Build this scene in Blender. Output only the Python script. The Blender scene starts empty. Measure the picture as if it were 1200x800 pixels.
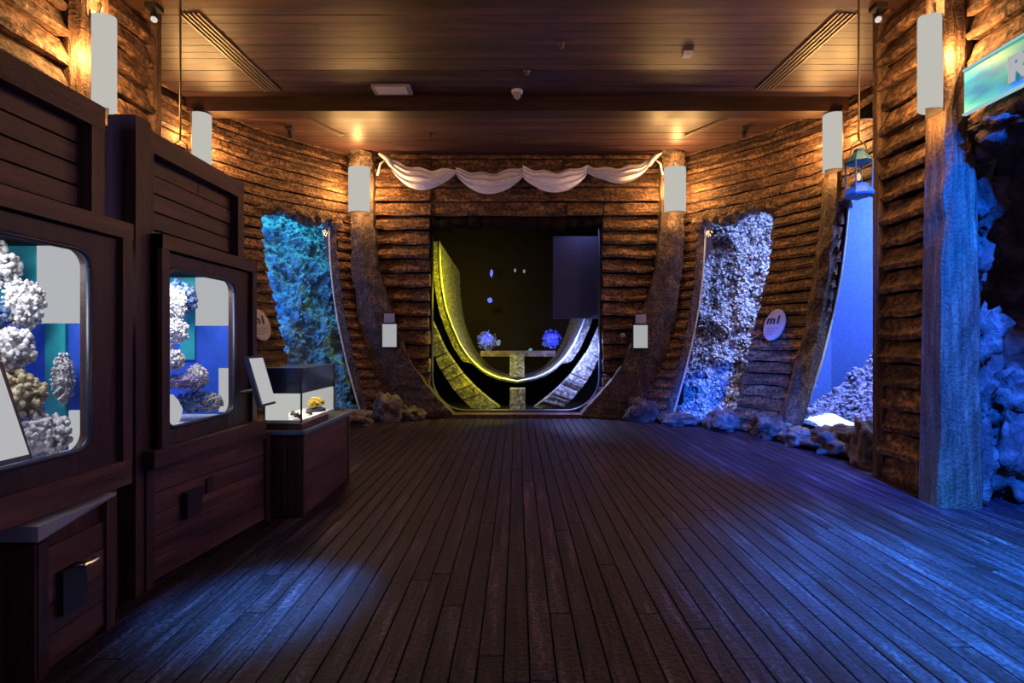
import bpy, bmesh, math, random
from mathutils import Vector, Matrix, noise

random.seed(7)
scene = bpy.context.scene
COL = scene.collection

# ------------------------------------------------------------------ camera
cam = bpy.data.cameras.new('camera')
cam.sensor_width = 36.0
cam.lens = 18.0
cam.shift_x = -0.005
cam_ob = bpy.data.objects.new('camera', cam)
cam_ob.location = (0, 0, 1.5)
cam_ob.rotation_euler = (math.pi / 2, 0, 0)
COL.objects.link(cam_ob)
scene.camera = cam_ob

# ------------------------------------------------------------------ world and exposure
world = bpy.data.worlds.new('world')
scene.world = world
world.use_nodes = True
bg = world.node_tree.nodes['Background']
bg.inputs[0].default_value = (0.44, 0.30, 0.62, 1)
bg.inputs[1].default_value = 0.12
scene.view_settings.view_transform = 'Standard'
scene.view_settings.look = 'None'
scene.view_settings.exposure = 0.0
scene.view_settings.gamma = 1.0
scene.view_settings.use_curve_mapping = False
scene.cycles.use_denoising = True
scene.cycles.max_bounces = 6
scene.cycles.transparent_max_bounces = 12
scene.cycles.sample_clamp_indirect = 4.0


def aim(o, target):
    d = Vector(target) - Vector(o.location)
    o.rotation_euler = d.to_track_quat('-Z', 'Y').to_euler()


def light(name, kind, loc, power, color, target=None, size=0.1, size_y=None, spot=None, blend=0.4):
    l = bpy.data.lights.new(name, kind)
    l.energy = power
    l.color = color
    if kind == 'AREA':
        l.size = size
        if size_y:
            l.shape = 'RECTANGLE'
            l.size_y = size_y
    else:
        l.shadow_soft_size = size
    if kind == 'SPOT':
        l.spot_size = math.radians(spot)
        l.spot_blend = blend
    o = bpy.data.objects.new(name, l)
    o.location = loc
    COL.objects.link(o)
    if target:
        aim(o, target)
    return o


# unseen blue spots for the blue light on pillar and floor, then added fill
light('blue_wash', 'SPOT', (3.2, 0.3, 4.9), 15000, (0.0, 0.12, 1.0), (3.95, 4.6, 1.8), 0.2, spot=34, blend=0.5)
light('blue_pool', 'SPOT', (0.5, 4.6, 4.9), 9000, (0.05, 0.36, 1.0), (-1.42, 2.95, 0.0), 0.10, spot=13, blend=1.0)
light('blue_floor', 'SPOT', (2.8, 2.2, 5.0), 15000, (0.01, 0.30, 1.0), (3.1, 2.8, 0), 0.3, spot=50, blend=1.0)
for sx in (-1, 1):
    light('hall_behind', 'AREA', (5.4 * sx, -1.6, 3.2), 42, (0.50, 0.40, 1.0), (0, 7.0, 2.2), 1.6, 2.0)  # soft lavender fill added behind the viewer, no lamp fitted there
# aquarium lamps above the water behind each opening; the tall side strips are added
BLUEW = (0.35, 0.50, 1.0)
light('tank_lamp', 'AREA', (4.35, 9.75, 5.0), 38, (0.34, 0.42, 1.0), (4.9, 10.1, 1.5), 1.6, 0.5)
light('tank_lamp', 'AREA', (4.98, 8.98, 2.1), 36, (0.40, 0.44, 1.0), (4.1, 10.3, 2.1), 0.3, 3.0)  # hidden side strip added to light the reef evenly
light('tank_lamp', 'AREA', (-4.35, 9.75, 5.0), 85, (0.10, 0.60, 0.85), (-4.9, 10.1, 1.5), 1.6, 0.5)
light('tank_lamp', 'AREA', (-4.98, 8.98, 2.0), 75, (0.05, 0.27, 1.0), (-4.1, 10.3, 2.0), 0.3, 3.0)  # same added strip for the left reef
light('tank_lamp', 'AREA', (5.9, 7.4, 5.0), 800, (0.26, 0.40, 1.0), (6.4, 7.9, 0.5), 1.4, 1.0)
light('sand_lamp', 'SPOT', (4.95, 7.5, 3.2), 330, (0.9, 0.95, 1.0), (4.62, 7.55, 0.0), 0.05, spot=26, blend=0.5)
# centre chamber
light('yellow_lamp', 'AREA', (-1.0, 10.62, 2.9), 85, (0.88, 0.80, 0.01), (-1.55, 11.7, 2.3), 0.5, 0.2)
light('yellow_lamp', 'AREA', (-0.35, 10.60, 1.25), 42, (0.88, 0.80, 0.015), (-0.9, 11.2, 0.5), 0.4, 0.2)
light('white_lamp', 'AREA', (1.05, 10.6, 1.5), 120, (0.34, 0.42, 1.0), (1.5, 11.0, 0.7), 0.4, 0.2)
# display tanks on the left
for d0, d1 in ((1.75, 2.75), (3.25, 4.15)):
    light('tank_lamp', 'AREA', (-2.62, (d0 + d1) / 2, 2.0), 17, (0.95, 0.95, 1.0), (-2.62, (d0 + d1) / 2 + .12, 1.0), 0.7, 0.5)
light('case_lamp', 'AREA', (-2.0, 4.85, 1.035), 3.0, (1.0, 0.96, 0.85), (-2.0, 4.85, 0.8), 0.25, 0.6)


# ------------------------------------------------------------------ materials
def nodes(name):
    m = bpy.data.materials.new(name)
    m.use_nodes = True
    nt = m.node_tree
    return m, nt, nt.nodes['Principled BSDF']


def ramp(nt, stops):
    r = nt.nodes.new('ShaderNodeValToRGB')
    e = r.color_ramp.elements
    while len(e) < len(stops):
        e.new(0.5)
    for i, (p, c) in enumerate(stops):
        e[i].position = p
        e[i].color = (c[0], c[1], c[2], 1)
    return r


def textured(name, stops, scale=(1, 1, 1), detail=8, rough=(0.5, 0.8), bump=0.5, dist=0.02, fine=30, spec=0.4,
             distort=0.4, rnd=True, nrough=0.62, pit=0.0):
    m, nt, b = nodes(name)
    L = nt.links.new
    tc = nt.nodes.new('ShaderNodeTexCoord')
    vec = tc.outputs['Object']
    if rnd:
        oi = nt.nodes.new('ShaderNodeObjectInfo')
        ml = nt.nodes.new('ShaderNodeMath'); ml.operation = 'MULTIPLY'; ml.inputs[1].default_value = 43.0
        L(oi.outputs['Random'], ml.inputs[0])
        va = nt.nodes.new('ShaderNodeVectorMath'); va.operation = 'ADD'
        L(vec, va.inputs[0]); L(ml.outputs[0], va.inputs[1])
        vec = va.outputs[0]
    mp = nt.nodes.new('ShaderNodeMapping')
    mp.inputs['Scale'].default_value = scale
    L(vec, mp.inputs[0])
    n1 = nt.nodes.new('ShaderNodeTexNoise')
    n1.inputs['Scale'].default_value = 1.0
    n1.inputs['Detail'].default_value = detail
    n1.inputs['Roughness'].default_value = nrough
    n1.inputs['Distortion'].default_value = distort
    L(mp.outputs[0], n1.inputs['Vector'])
    cr = ramp(nt, stops)
    L(n1.outputs['Fac'], cr.inputs[0])
    col = cr.outputs[0]
    if rnd:
        hv = nt.nodes.new('ShaderNodeHueSaturation')
        mr = nt.nodes.new('ShaderNodeMapRange')
        mr.inputs['To Min'].default_value = 0.72
        mr.inputs['To Max'].default_value = 1.28
        L(oi.outputs['Random'], mr.inputs['Value'])
        L(mr.outputs[0], hv.inputs['Value'])
        L(col, hv.inputs['Color'])
        col = hv.outputs[0]
    n2 = nt.nodes.new('ShaderNodeTexNoise')
    n2.inputs['Scale'].default_value = fine
    n2.inputs['Detail'].default_value = 5
    L(tc.outputs['Object'], n2.inputs['Vector'])
    if pit:
        pr = ramp(nt, [(0.40, (1 - pit,) * 3), (0.58, (1.0, 1.0, 1.0))])
        L(n2.outputs['Fac'], pr.inputs[0])
        mxp = nt.nodes.new('ShaderNodeMix'); mxp.data_type = 'RGBA'; mxp.blend_type = 'MULTIPLY'
        mxp.inputs['Factor'].default_value = 1.0
        L(col, mxp.inputs['A']); L(pr.outputs[0], mxp.inputs['B'])
        col = mxp.outputs['Result']
    L(col, b.inputs['Base Color'])
    rr = nt.nodes.new('ShaderNodeMapRange')
    rr.inputs['To Min'].default_value = rough[0]
    rr.inputs['To Max'].default_value = rough[1]
    L(n1.outputs['Fac'], rr.inputs['Value'])
    L(rr.outputs[0], b.inputs['Roughness'])
    b.inputs['Specular IOR Level'].default_value = spec
    ad = nt.nodes.new('ShaderNodeMath'); ad.operation = 'MULTIPLY_ADD'; ad.inputs[1].default_value = 0.45
    L(n2.outputs['Fac'], ad.inputs[0]); L(n1.outputs['Fac'], ad.inputs[2])
    bp = nt.nodes.new('ShaderNodeBump')
    bp.inputs['Strength'].default_value = bump
    bp.inputs['Distance'].default_value = dist
    L(ad.outputs[0], bp.inputs['Height'])
    L(bp.outputs[0], b.inputs['Normal'])
    return m


def plain(name, col, rough=0.5, metal=0.0, spec=0.5):
    m, nt, b = nodes(name)
    L = nt.links.new
    tc = nt.nodes.new('ShaderNodeTexCoord')
    n = nt.nodes.new('ShaderNodeTexNoise')
    n.inputs['Scale'].default_value = 18
    n.inputs['Detail'].default_value = 4
    L(tc.outputs['Object'], n.inputs['Vector'])
    cr = ramp(nt, [(0.3, [c * 0.85 for c in col]), (0.7, [min(1, c * 1.1) for c in col])])
    L(n.outputs['Fac'], cr.inputs[0])
    L(cr.outputs[0], b.inputs['Base Color'])
    b.inputs['Roughness'].default_value = rough
    b.inputs['Metallic'].default_value = metal
    b.inputs['Specular IOR Level'].default_value = spec
    return m


def glow(name, col, strength):
    m, nt, b = nodes(name)
    b.inputs['Base Color'].default_value = (0, 0, 0, 1)
    b.inputs['Roughness'].default_value = 0.6
    b.inputs['Specular IOR Level'].default_value = 0.0
    b.inputs['Emission Color'].default_value = (*col, 1)
    b.inputs['Emission Strength'].default_value = strength
    return m


def glass(name, tint=(0.97, 0.99, 1.0), ior=1.25):
    m = bpy.data.materials.new(name)
    m.use_nodes = True
    nt = m.node_tree
    nt.nodes.remove(nt.nodes['Principled BSDF'])
    out = nt.nodes['Material Output']
    t = nt.nodes.new('ShaderNodeBsdfTransparent'); t.inputs[0].default_value = (*tint, 1)
    g = nt.nodes.new('ShaderNodeBsdfGlossy'); g.inputs['Roughness'].default_value = 0.10
    lw = nt.nodes.new('ShaderNodeLayerWeight'); lw.inputs[0].default_value = 0.5
    pw = nt.nodes.new('ShaderNodeMath'); pw.operation = 'POWER'; pw.inputs[1].default_value = 4.0
    f = nt.nodes.new('ShaderNodeMath'); f.operation = 'MULTIPLY_ADD'; f.inputs[1].default_value = 0.5; f.inputs[2].default_value = (ior - 1) ** 2 / (ior + 1) ** 2
    nt.links.new(lw.outputs['Facing'], pw.inputs[0]); nt.links.new(pw.outputs[0], f.inputs[0])
    mx = nt.nodes.new('ShaderNodeMixShader')
    nt.links.new(f.outputs[0], mx.inputs[0])
    nt.links.new(t.outputs[0], mx.inputs[1])
    nt.links.new(g.outputs[0], mx.inputs[2])
    nt.links.new(mx.outputs[0], out.inputs[0])
    return m


M = {}
M['board'] = textured('rough_board', [(0.30, (0.030, 0.014, 0.008)), (0.48, (0.115, 0.055, 0.030)), (0.62, (0.24, 0.125, 0.062)), (0.8, (0.34, 0.20, 0.11))],
                      scale=(3.2, 3.2, 11), rough=(0.6, 0.85), bump=1.0, dist=0.05, fine=22, pit=0.75)
M['log'] = textured('rough_log', [(0.30, (0.030, 0.014, 0.008)), (0.48, (0.13, 0.062, 0.034)), (0.62, (0.27, 0.14, 0.07)), (0.8, (0.38, 0.22, 0.12))],
                    scale=(3.5, 3.5, 9), rough=(0.6, 0.85), bump=1.0, dist=0.055, fine=18, pit=0.75)
M['post'] = textured('rough_post', [(0.30, (0.030, 0.016, 0.010)), (0.5, (0.12, 0.062, 0.036)), (0.75, (0.27, 0.16, 0.09))],
                     scale=(20, 20, 1.3), rough=(0.55, 0.8), bump=1.0, dist=0.03, fine=40, pit=0.4)
M['rib'] = textured('rough_rib', [(0.30, (0.028, 0.017, 0.013)), (0.5, (0.11, 0.066, 0.045)), (0.75, (0.25, 0.16, 0.10))],
                    scale=(7, 7, 4), rough=(0.6, 0.85), bump=1.0, dist=0.05, fine=26, pit=0.7)
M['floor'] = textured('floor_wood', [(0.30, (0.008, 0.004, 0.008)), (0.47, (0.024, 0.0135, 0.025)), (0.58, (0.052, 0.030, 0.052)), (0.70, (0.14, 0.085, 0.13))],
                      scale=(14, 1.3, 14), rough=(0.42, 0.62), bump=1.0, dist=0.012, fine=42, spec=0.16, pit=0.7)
M['ceil'] = textured('ceiling_wood', [(0.28, (0.028, 0.013, 0.013)), (0.5, (0.068, 0.032, 0.031)), (0.75, (0.125, 0.061, 0.057))],
                     scale=(1.0, 12, 12), rough=(0.38, 0.54), bump=0.25, dist=0.005, fine=40, spec=0.5)
M['beam'] = textured('beam_wood', [(0.3, (0.025, 0.011, 0.008)), (0.5, (0.05, 0.022, 0.014)), (0.75, (0.085, 0.042, 0.026))],
                     scale=(1.0, 9, 9), rough=(0.35, 0.55), bump=0.3, dist=0.006)
M['panel'] = textured('panel_wood', [(0.28, (0.022, 0.010, 0.008)), (0.5, (0.080, 0.035, 0.025)), (0.66, (0.15, 0.070, 0.050)), (0.82, (0.30, 0.18, 0.14))],
                      scale=(8, 1.2, 11), rough=(0.38, 0.6), bump=0.7, dist=0.012, fine=30)
M['panelv'] = textured('panel_wood_upright', [(0.28, (0.018, 0.008, 0.008)), (0.5, (0.055, 0.023, 0.019)), (0.72, (0.10, 0.047, 0.036))],
                       scale=(14, 14, 1.0), rough=(0.38, 0.6), bump=0.7, dist=0.010, fine=30)
M['dark'] = plain('dark_backing', (0.010, 0.006, 0.006), 0.9, spec=0.1)
M['black'] = plain('black_metal', (0.012, 0.011, 0.012), 0.5)
M['iron'] = plain('weathered_iron', (0.10, 0.08, 0.06), 0.45, 0.6)
M['lantern'] = plain('lantern_paint', (0.05, 0.22, 0.42), 0.4)
M['chrome'] = plain('bright_metal', (0.6, 0.6, 0.62), 0.25, 1.0)
M['white'] = plain('white_card', (0.72, 0.71, 0.70), 0.6)
M['grey'] = plain('grey_plastic', (0.36, 0.35, 0.38), 0.5)
M['silver'] = plain('vent_metal', (0.33, 0.26, 0.20), 0.4, 0.5)
M['cloth'] = textured('white_cloth', [(0.3, (0.62, 0.60, 0.70)), (0.7, (0.84, 0.82, 0.90))], scale=(8, 8, 20), rough=(0.8, 0.95), bump=0.3, dist=0.01, fine=60, spec=0.1)  # cool tint in the colour stands in for bluish front light
M['rock'] = textured('reef_rock', [(0.3, (0.025, 0.018, 0.020)), (0.5, (0.09, 0.066, 0.064)), (0.75, (0.25, 0.20, 0.19))], scale=(6, 6, 6), rough=(0.7, 0.95), bump=1.0, dist=0.05, fine=30)
M['grotto'] = textured('grotto_rock', [(0.3, (0.012, 0.009, 0.009)), (0.5, (0.055, 0.038, 0.036)), (0.75, (0.19, 0.14, 0.13))], scale=(5, 5, 5), rough=(0.7, 0.95), bump=1.0, dist=0.06, fine=22, rnd=False)
M['reef'] = textured('reef_wall', [(0.36, (0.012, 0.02, 0.045)), (0.5, (0.16, 0.18, 0.24)), (0.62, (0.60, 0.60, 0.68)), (0.8, (0.85, 0.85, 0.9))], scale=(7, 7, 7), rough=(0.7, 0.95), bump=1.0, dist=0.06, fine=28, rnd=False, nrough=0.75)
M['reef_teal'] = textured('reef_teal', [(0.34, (0.10, 0.20, 0.26)), (0.5, (0.20, 0.38, 0.44)), (0.64, (0.36, 0.58, 0.56)), (0.8, (0.6, 0.75, 0.68))], scale=(5, 5, 11), rough=(0.7, 0.95), bump=1.0, dist=0.06, fine=24, rnd=False, nrough=0.7)
M['coral_white'] = textured('coral_white', [(0.3, (0.25, 0.25, 0.30)), (0.5, (0.62, 0.60, 0.60)), (0.75, (0.85, 0.83, 0.80))], scale=(20, 20, 20), rough=(0.7, 0.9), bump=0.8, dist=0.02, fine=70)
M['coral_tan'] = textured('coral_tan', [(0.3, (0.22, 0.17, 0.09)), (0.5, (0.58, 0.50, 0.30)), (0.75, (0.82, 0.76, 0.55))], scale=(20, 20, 20), rough=(0.7, 0.9), bump=0.8, dist=0.02, fine=70)
M['coral_blue'] = textured('coral_blue', [(0.3, (0.02, 0.05, 0.16)), (0.5, (0.08, 0.14, 0.32)), (0.75, (0.4, 0.42, 0.6))], scale=(16, 16, 16), rough=(0.7, 0.9), bump=0.8, dist=0.02, fine=70)
M['coral_mauve'] = textured('coral_mauve', [(0.3, (0.12, 0.09, 0.22)), (0.5, (0.34, 0.30, 0.50)), (0.75, (0.7, 0.66, 0.8))], scale=(16, 16, 16), rough=(0.7, 0.9), bump=0.8, dist=0.02, fine=70)
M['coral_deep'] = textured('coral_deep_blue', [(0.3, (0.02, 0.03, 0.30)), (0.5, (0.06, 0.09, 0.70)), (0.75, (0.35, 0.40, 0.9))], scale=(20, 20, 20), rough=(0.7, 0.9), bump=0.8, dist=0.02, fine=70)
M['coral_yellow'] = textured('coral_yellow', [(0.3, (0.28, 0.16, 0.01)), (0.5, (0.62, 0.40, 0.03)), (0.75, (0.85, 0.66, 0.12))], scale=(20, 20, 20), rough=(0.6, 0.9), bump=0.8, dist=0.02, fine=70)
M['sand'] = textured('white_sand', [(0.3, (0.72, 0.72, 0.70)), (0.7, (0.88, 0.88, 0.85))], scale=(14, 14, 14), rough=(0.8, 0.95), bump=0.5, dist=0.01, fine=90, rnd=False)
M['moss'] = textured('chamber_stone', [(0.3, (0.025, 0.022, 0.02)), (0.5, (0.12, 0.11, 0.105)), (0.72, (0.40, 0.38, 0.40))], scale=(16, 16, 16), rough=(0.7, 0.9), bump=1.0, dist=0.03, fine=40)
M['liner'] = plain('blue_liner', (0.02, 0.10, 0.62), 0.6)
M['teal'] = plain('teal_liner', (0.02, 0.38, 0.42), 0.6)
M['sea'] = plain('open_water_liner', (0.10, 0.19, 0.55), 0.7)  # blue colour stands in for the haze of open water
M['rim'] = plain('acrylic_edge', (0.55, 0.62, 0.75), 0.35)
M['rubber'] = plain('blue_black_gasket', (0.02, 0.03, 0.06), 0.4)
M['glass'] = glass('pane_glass')
M['glass_dark'] = glass('smoked_glass', (0.30, 0.30, 0.36), 1.3)
M['glass_chamber'] = glass('chamber_glass', (0.9, 0.92, 0.95), 1.2)
M['lamp'] = glow('lamp_shade', (1.0, 0.97, 0.88), 0.52)
M['lightbox'] = glow('lit_white_panel', (0.96, 0.96, 1.0), 0.48)  # for label faces, and for painted lamp glare and a lit stone
M['case_white'] = glow('lit_case_back', (1.0, 0.97, 0.90), 0.52)
M['flame'] = glow('lantern_bulb', (1.0, 0.62, 0.22), 1.2)
M['blue_glow'] = glow('blue_lamp', (0.16, 0.22, 1.0), 1.1)
M['cyan_glow'] = glow('cyan_lamp', (0.2, 0.6, 0.8), 0.6)
M['pale_glow'] = glow('pale_lamp', (0.6, 0.65, 0.8), 0.35)


def banner_material():
    m, nt, b = nodes('printed_banner')
    L = nt.links.new
    tc = nt.nodes.new('ShaderNodeTexCoord')
    mp = nt.nodes.new('ShaderNodeMapping'); mp.inputs['Scale'].default_value = (1, 1.6, 5)
    n = nt.nodes.new('ShaderNodeTexNoise'); n.inputs['Scale'].default_value = 1.4; n.inputs['Detail'].default_value = 3
    L(tc.outputs['Object'], mp.inputs[0]); L(mp.outputs[0], n.inputs[0])
    cr = ramp(nt, [(0.35, (0.02, 0.22, 0.62)), (0.5, (0.03, 0.42, 0.62)), (0.65, (0.05, 0.58, 0.48))])
    L(n.outputs[0], cr.inputs[0]); L(cr.outputs[0], b.inputs['Base Color'])
    L(cr.outputs[0], b.inputs['Emission Color'])
    b.inputs['Emission Strength'].default_value = 0.35
    b.inputs['Roughness'].default_value = 0.4
    return m


M['banner'] = banner_material()


# ------------------------------------------------------------------ mesh helpers
def _ico(sub):
    b = bmesh.new()
    bmesh.ops.create_icosphere(b, subdivisions=sub, radius=1)
    v = [x.co.copy() for x in b.verts]
    f = [[q.index for q in p.verts] for p in b.faces]
    b.free()
    return v, f


ICO = {k: _ico(k) for k in (1, 2, 3, 4)}


class MB:
    def __init__(self):
        self.v = []
        self.f = []

    def add(self, vs, fs):
        n = len(self.v)
        self.v += [tuple(x) for x in vs]
        self.f += [tuple(i + n for i in q) for q in fs]
        return self

    def hexa(self, c):      # 8 corners: bottom ring 0-3, top ring 4-7
        return self.add(c, [(3, 2, 1, 0), (4, 5, 6, 7), (0, 1, 5, 4), (1, 2, 6, 5), (2, 3, 7, 6), (3, 0, 4, 7)])

    def box(self, x0, x1, y0, y1, z0, z1):
        return self.hexa([(x0, y0, z0), (x1, y0, z0), (x1, y1, z0), (x0, y1, z0),
                          (x0, y0, z1), (x1, y0, z1), (x1, y1, z1), (x0, y1, z1)])

    def plank(self, x0, x1, y0, y1, z0, z1, c=0.004):   # box with a chamfered top
        r = [(x0, y0, z0), (x1, y0, z0), (x1, y1, z0), (x0, y1, z0)]
        m = [(x0, y0, z1 - c), (x1, y0, z1 - c), (x1, y1, z1 - c), (x0, y1, z1 - c)]
        t = [(x0 + c, y0 + c, z1), (x1 - c, y0 + c, z1), (x1 - c, y1 - c, z1), (x0 + c, y1 - c, z1)]
        f = [(3, 2, 1, 0), (8, 9, 10, 11)]
        for k in (0, 4):
            for i in range(4):
                j = (i + 1) % 4
                f.append((k + i, k + j, k + 4 + j, k + 4 + i))
        return self.add(r + m + t, f)

    def rings(self, rs, cap=True, closed=True):
        n = len(rs[0])
        vs = [p for r in rs for p in r]
        fs = []
        for k in range(len(rs) - 1):
            for i in range(n if closed else n - 1):
                j = (i + 1) % n
                fs.append((k * n + i, k * n + j, (k + 1) * n + j, (k + 1) * n + i))
        if cap and closed:
            fs.append(tuple(reversed(range(n))))
            fs.append(tuple((len(rs) - 1) * n + i for i in range(n)))
        return self.add(vs, fs)

    def tube(self, path, r, n=8):
        path = [Vector(p) for p in path]
        rs = []
        for i, p in enumerate(path):
            d = (path[min(i + 1, len(path) - 1)] - path[max(i - 1, 0)]).normalized()
            a = d.orthogonal().normalized() if i == 0 else (a - d * a.dot(d)).normalized()
            b = d.cross(a)
            rr = r[i] if isinstance(r, (list, tuple)) else r
            rs.append([p + a * (rr * math.cos(2 * math.pi * k / n)) + b * (rr * math.sin(2 * math.pi * k / n)) for k in range(n)])
        return self.rings(rs)

    def lathe(self, prof, n=20, c=(0, 0, 0), a0=0.0, a1=2 * math.pi):
        full = abs(a1 - a0 - 2 * math.pi) < 1e-6
        k = n if full else n + 1
        rs = [[(c[0] + r * math.cos(a0 + (a1 - a0) * i / n), c[1] + r * math.sin(a0 + (a1 - a0) * i / n), c[2] + z) for i in range(k)] for r, z in prof]
        return self.rings(rs, cap=full, closed=full)

    def blob(self, c, r, sub=2, amp=0.25, freq=2.0, seed=0.0):
        vs, fs = ICO[sub]
        r = r if isinstance(r, (tuple, list)) else (r, r, r)
        off = Vector((seed * 7.3, seed * 3.1, seed * 5.7))
        out = []
        for q in vs:
            k = 1 + (amp * 0.22 * noise.noise(q * freq * 5.1 + off) + amp * 0.12 * noise.noise(q * freq * 10.3 + off) if sub >= 4 else 0) + amp * noise.noise(q * freq + off) + amp * 0.5 * noise.noise(q * freq * 2.3 + off)
            out.append((c[0] + q.x * r[0] * k, c[1] + q.y * r[1] * k, c[2] + q.z * r[2] * k))
        return self.add(out, fs)

    def flipx(self):
        self.v = [(-x, y, z) for x, y, z in self.v]
        self.f = [tuple(reversed(q)) for q in self.f]
        return self

    def build(self, name, mat, parent=None, smooth=False, loc=None):
        me = bpy.data.meshes.new(name)
        me.from_pydata(self.v, [], self.f)
        b = bmesh.new(); b.from_mesh(me)
        bmesh.ops.recalc_face_normals(b, faces=b.faces)
        b.to_mesh(me); b.free()
        if smooth:
            me.polygons.foreach_set('use_smooth', [True] * len(me.polygons))
        me.materials.append(M[mat] if isinstance(mat, str) else mat)
        o = bpy.data.objects.new(name, me)
        COL.objects.link(o)
        if parent:
            o.parent = parent
            o.matrix_parent_inverse = Matrix.Identity(4)
            off = base(parent)
            o.location = -off
        return o


def base(o):      # summed location of the thing and its ancestors (none is rotated while building)
    v = Vector((0, 0, 0))
    while o:
        v = v + Vector(o.location)
        o = o.parent
    return v


def tag(o, label, cat, group=None):
    o['label'] = label
    o['category'] = cat
    if group:
        o['group'] = group
    return o


def struct(o):
    o['kind'] = 'structure'
    return o


def thing(name, label, cat, loc, group=None):
    o = bpy.data.objects.new(name, None)
    o.empty_display_size = 0.1
    o.location = loc
    COL.objects.link(o)
    return tag(o, label, cat, group)


def dup(o, parent=None):
    c = o.copy()
    COL.objects.link(c)
    if parent:
        c.parent = parent
    for ch in list(o.children):
        dup(ch, c)
    return c


def rj(a):
    return random.uniform(-a, a)


# ------------------------------------------------------------------ the curved hull wall
CEIL = 5.23
FL = [(2.10, 10.3), (2.77, 9.6), (3.5, 8.95), (4.15, 7.8), (4.38, 6.7), (4.45, 5.6)]
CE = [(3.38, 10.3), (4.0, 9.65), (4.6, 8.95), (5.05, 8.0), (5.23, 7.0), (5.3, 5.6)]


def cr1(P, u):
    u = min(max(u, 0), 4.9999)
    i = int(u); f = u - i
    p1 = Vector(P[i]); p2 = Vector(P[i + 1])
    p0 = Vector(P[i - 1]) if i > 0 else 2 * p1 - p2
    p3 = Vector(P[i + 2]) if i + 2 < len(P) else 2 * p2 - p1
    return 0.5 * (2 * p1 + (p2 - p0) * f + (2 * p0 - 5 * p1 + 4 * p2 - p3) * f * f + (3 * p1 - p0 - 3 * p2 + p3) * f ** 3)


def hull2(u, z):
    t = min(max(z / CEIL, 0), 1)
    w = 1 - (1 - t) ** 2.2
    return cr1(FL, u) * (1 - w) + cr1(CE, u) * w


def hull(u, z, off=0.0):    # right-hand wall; off > 0 is into the room
    p = hull2(u, z)
    d = hull2(u + 0.03, z) - hull2(u - 0.03, z)
    n = Vector((d.y, -d.x)).normalized()
    p = p + n * off
    return Vector((p.x, p.y, z))


# openings: (z, u of the back edge, u of the front edge)
WIN1 = [(0.05, 1.06, 2.15), (0.35, 1.00, 2.17), (0.76, 0.92, 2.13), (1.5, 0.80, 2.02), (2.24, 0.70, 2.0), (2.9, 0.61, 2.02), (3.55, 0.53, 1.97), (3.84, 0.47, 1.90)]
WIN2 = [(0.10, 3.02, 4.55), (0.4, 3.01, 4.62), (1.1, 3.07, 4.72), (2.5, 3.12, 4.72), (3.70, 3.12, 4.72)]


def edge(win, z):
    if z < win[0][0] - 1e-6 or z > win[-1][0] + 1e-6:
        return None
    z = min(max(z, win[0][0]), win[-1][0])
    for a, b in zip(win, win[1:]):
        if a[0] <= z <= b[0]:
            f = (z - a[0]) / (b[0] - a[0])
            return a[1] + (b[1] - a[1]) * f, a[2] + (b[2] - a[2]) * f
    return None


def spans(wins, z, lo, hi):
    s = []
    a = lo
    for w in wins:
        e = edge(w, z)
        if e:
            s.append((a, e[0])); a = e[1]
    s.append((a, hi))
    return s


def lap_board(pos, z0, z1, a0, a1, step, proud, parent, mat, mirror=False, rag=0.0, jit=0.02, thin=0.03):
    n = max(1, int(round(abs(a1 - a0) / step)))
    rs = []
    for i in range(n + 1):
        a = a0 + (a1 - a0) * i / n
        jb, jo, jt = rj(jit), rj(jit), rj(jit * 0.6)
        ea = 0
        ring = []
        for q, (z, off) in enumerate(((z0 + 0.035 + jb, -0.03), (z0 + 0.020 + jb, proud + jo), (z0 + 0.075 + jb, proud + 0.015 + jo * 0.6), ((z0 + z1) / 2 + jt, proud * 0.72 + thin * 0.3 + rj(jit) * 0.6), (z1 + 0.005 + jt, thin), (z1 + 0.005 + jt, -0.03))):
            if i in (0, n):
                ea = rj(rag)
            ring.append(pos(a + ea, max(z, 0.002), off))
        rs.append(ring)
    m = MB().rings(rs)
    if mirror:
        m.flipx()
    return m.build('board', mat, parent)


def hull_shell(wins):
    mb = MB()
    NU, NZ = 110, 84
    idx = {}
    for i in range(NU + 1):
        for k in range(NZ + 1):
            idx[i, k] = len(mb.v)
            mb.v.append(tuple(hull(5 * i / NU, CEIL * k / NZ, -0.035)))
    for i in range(NU):
        for k in range(NZ):
            u = 5 * (i + .5) / NU; z = CEIL * (k + .5) / NZ
            if any((e := edge(w, z)) and e[0] + 0.0 < u < e[1] for w in wins):
                continue
            mb.f.append((idx[i, k], idx[i + 1, k], idx[i + 1, k + 1], idx[i, k + 1]))
    return mb


ROW = 0.192


def hull_wall(name, wins, mirror):
    sh = hull_shell(wins)
    if mirror:
        sh.flipx()
    w = struct(sh.build(name, 'dark'))
    z = 0.0
    while z < CEIL - 0.02:
        z1 = min(z + ROW, CEIL - 0.005)
        for a, b in spans(wins, (z + z1) / 2, 0.0, 4.98):
            if b - a < 0.05:
                continue
            cuts = [a]
            if b - a > 1.9:
                cuts.append(a + (b - a) * random.uniform(0.35, 0.65))
            cuts.append(b)
            for c0, c1 in zip(cuts, cuts[1:]):
                lap_board(hull, z, z1, c0 + (0.006 if c0 > a else 0), c1, 0.22, 0.05 + rj(0.014), w, 'board', mirror, rag=0.035, jit=0.012, thin=0.022)
        z = z1
    return w


GAP = 0.10


def opening(win, g0, g1):
    return [(z - (0.0 if i == 0 else 0.0), l - g0, r + g1) for i, (z, l, r) in enumerate(win)]


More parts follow.
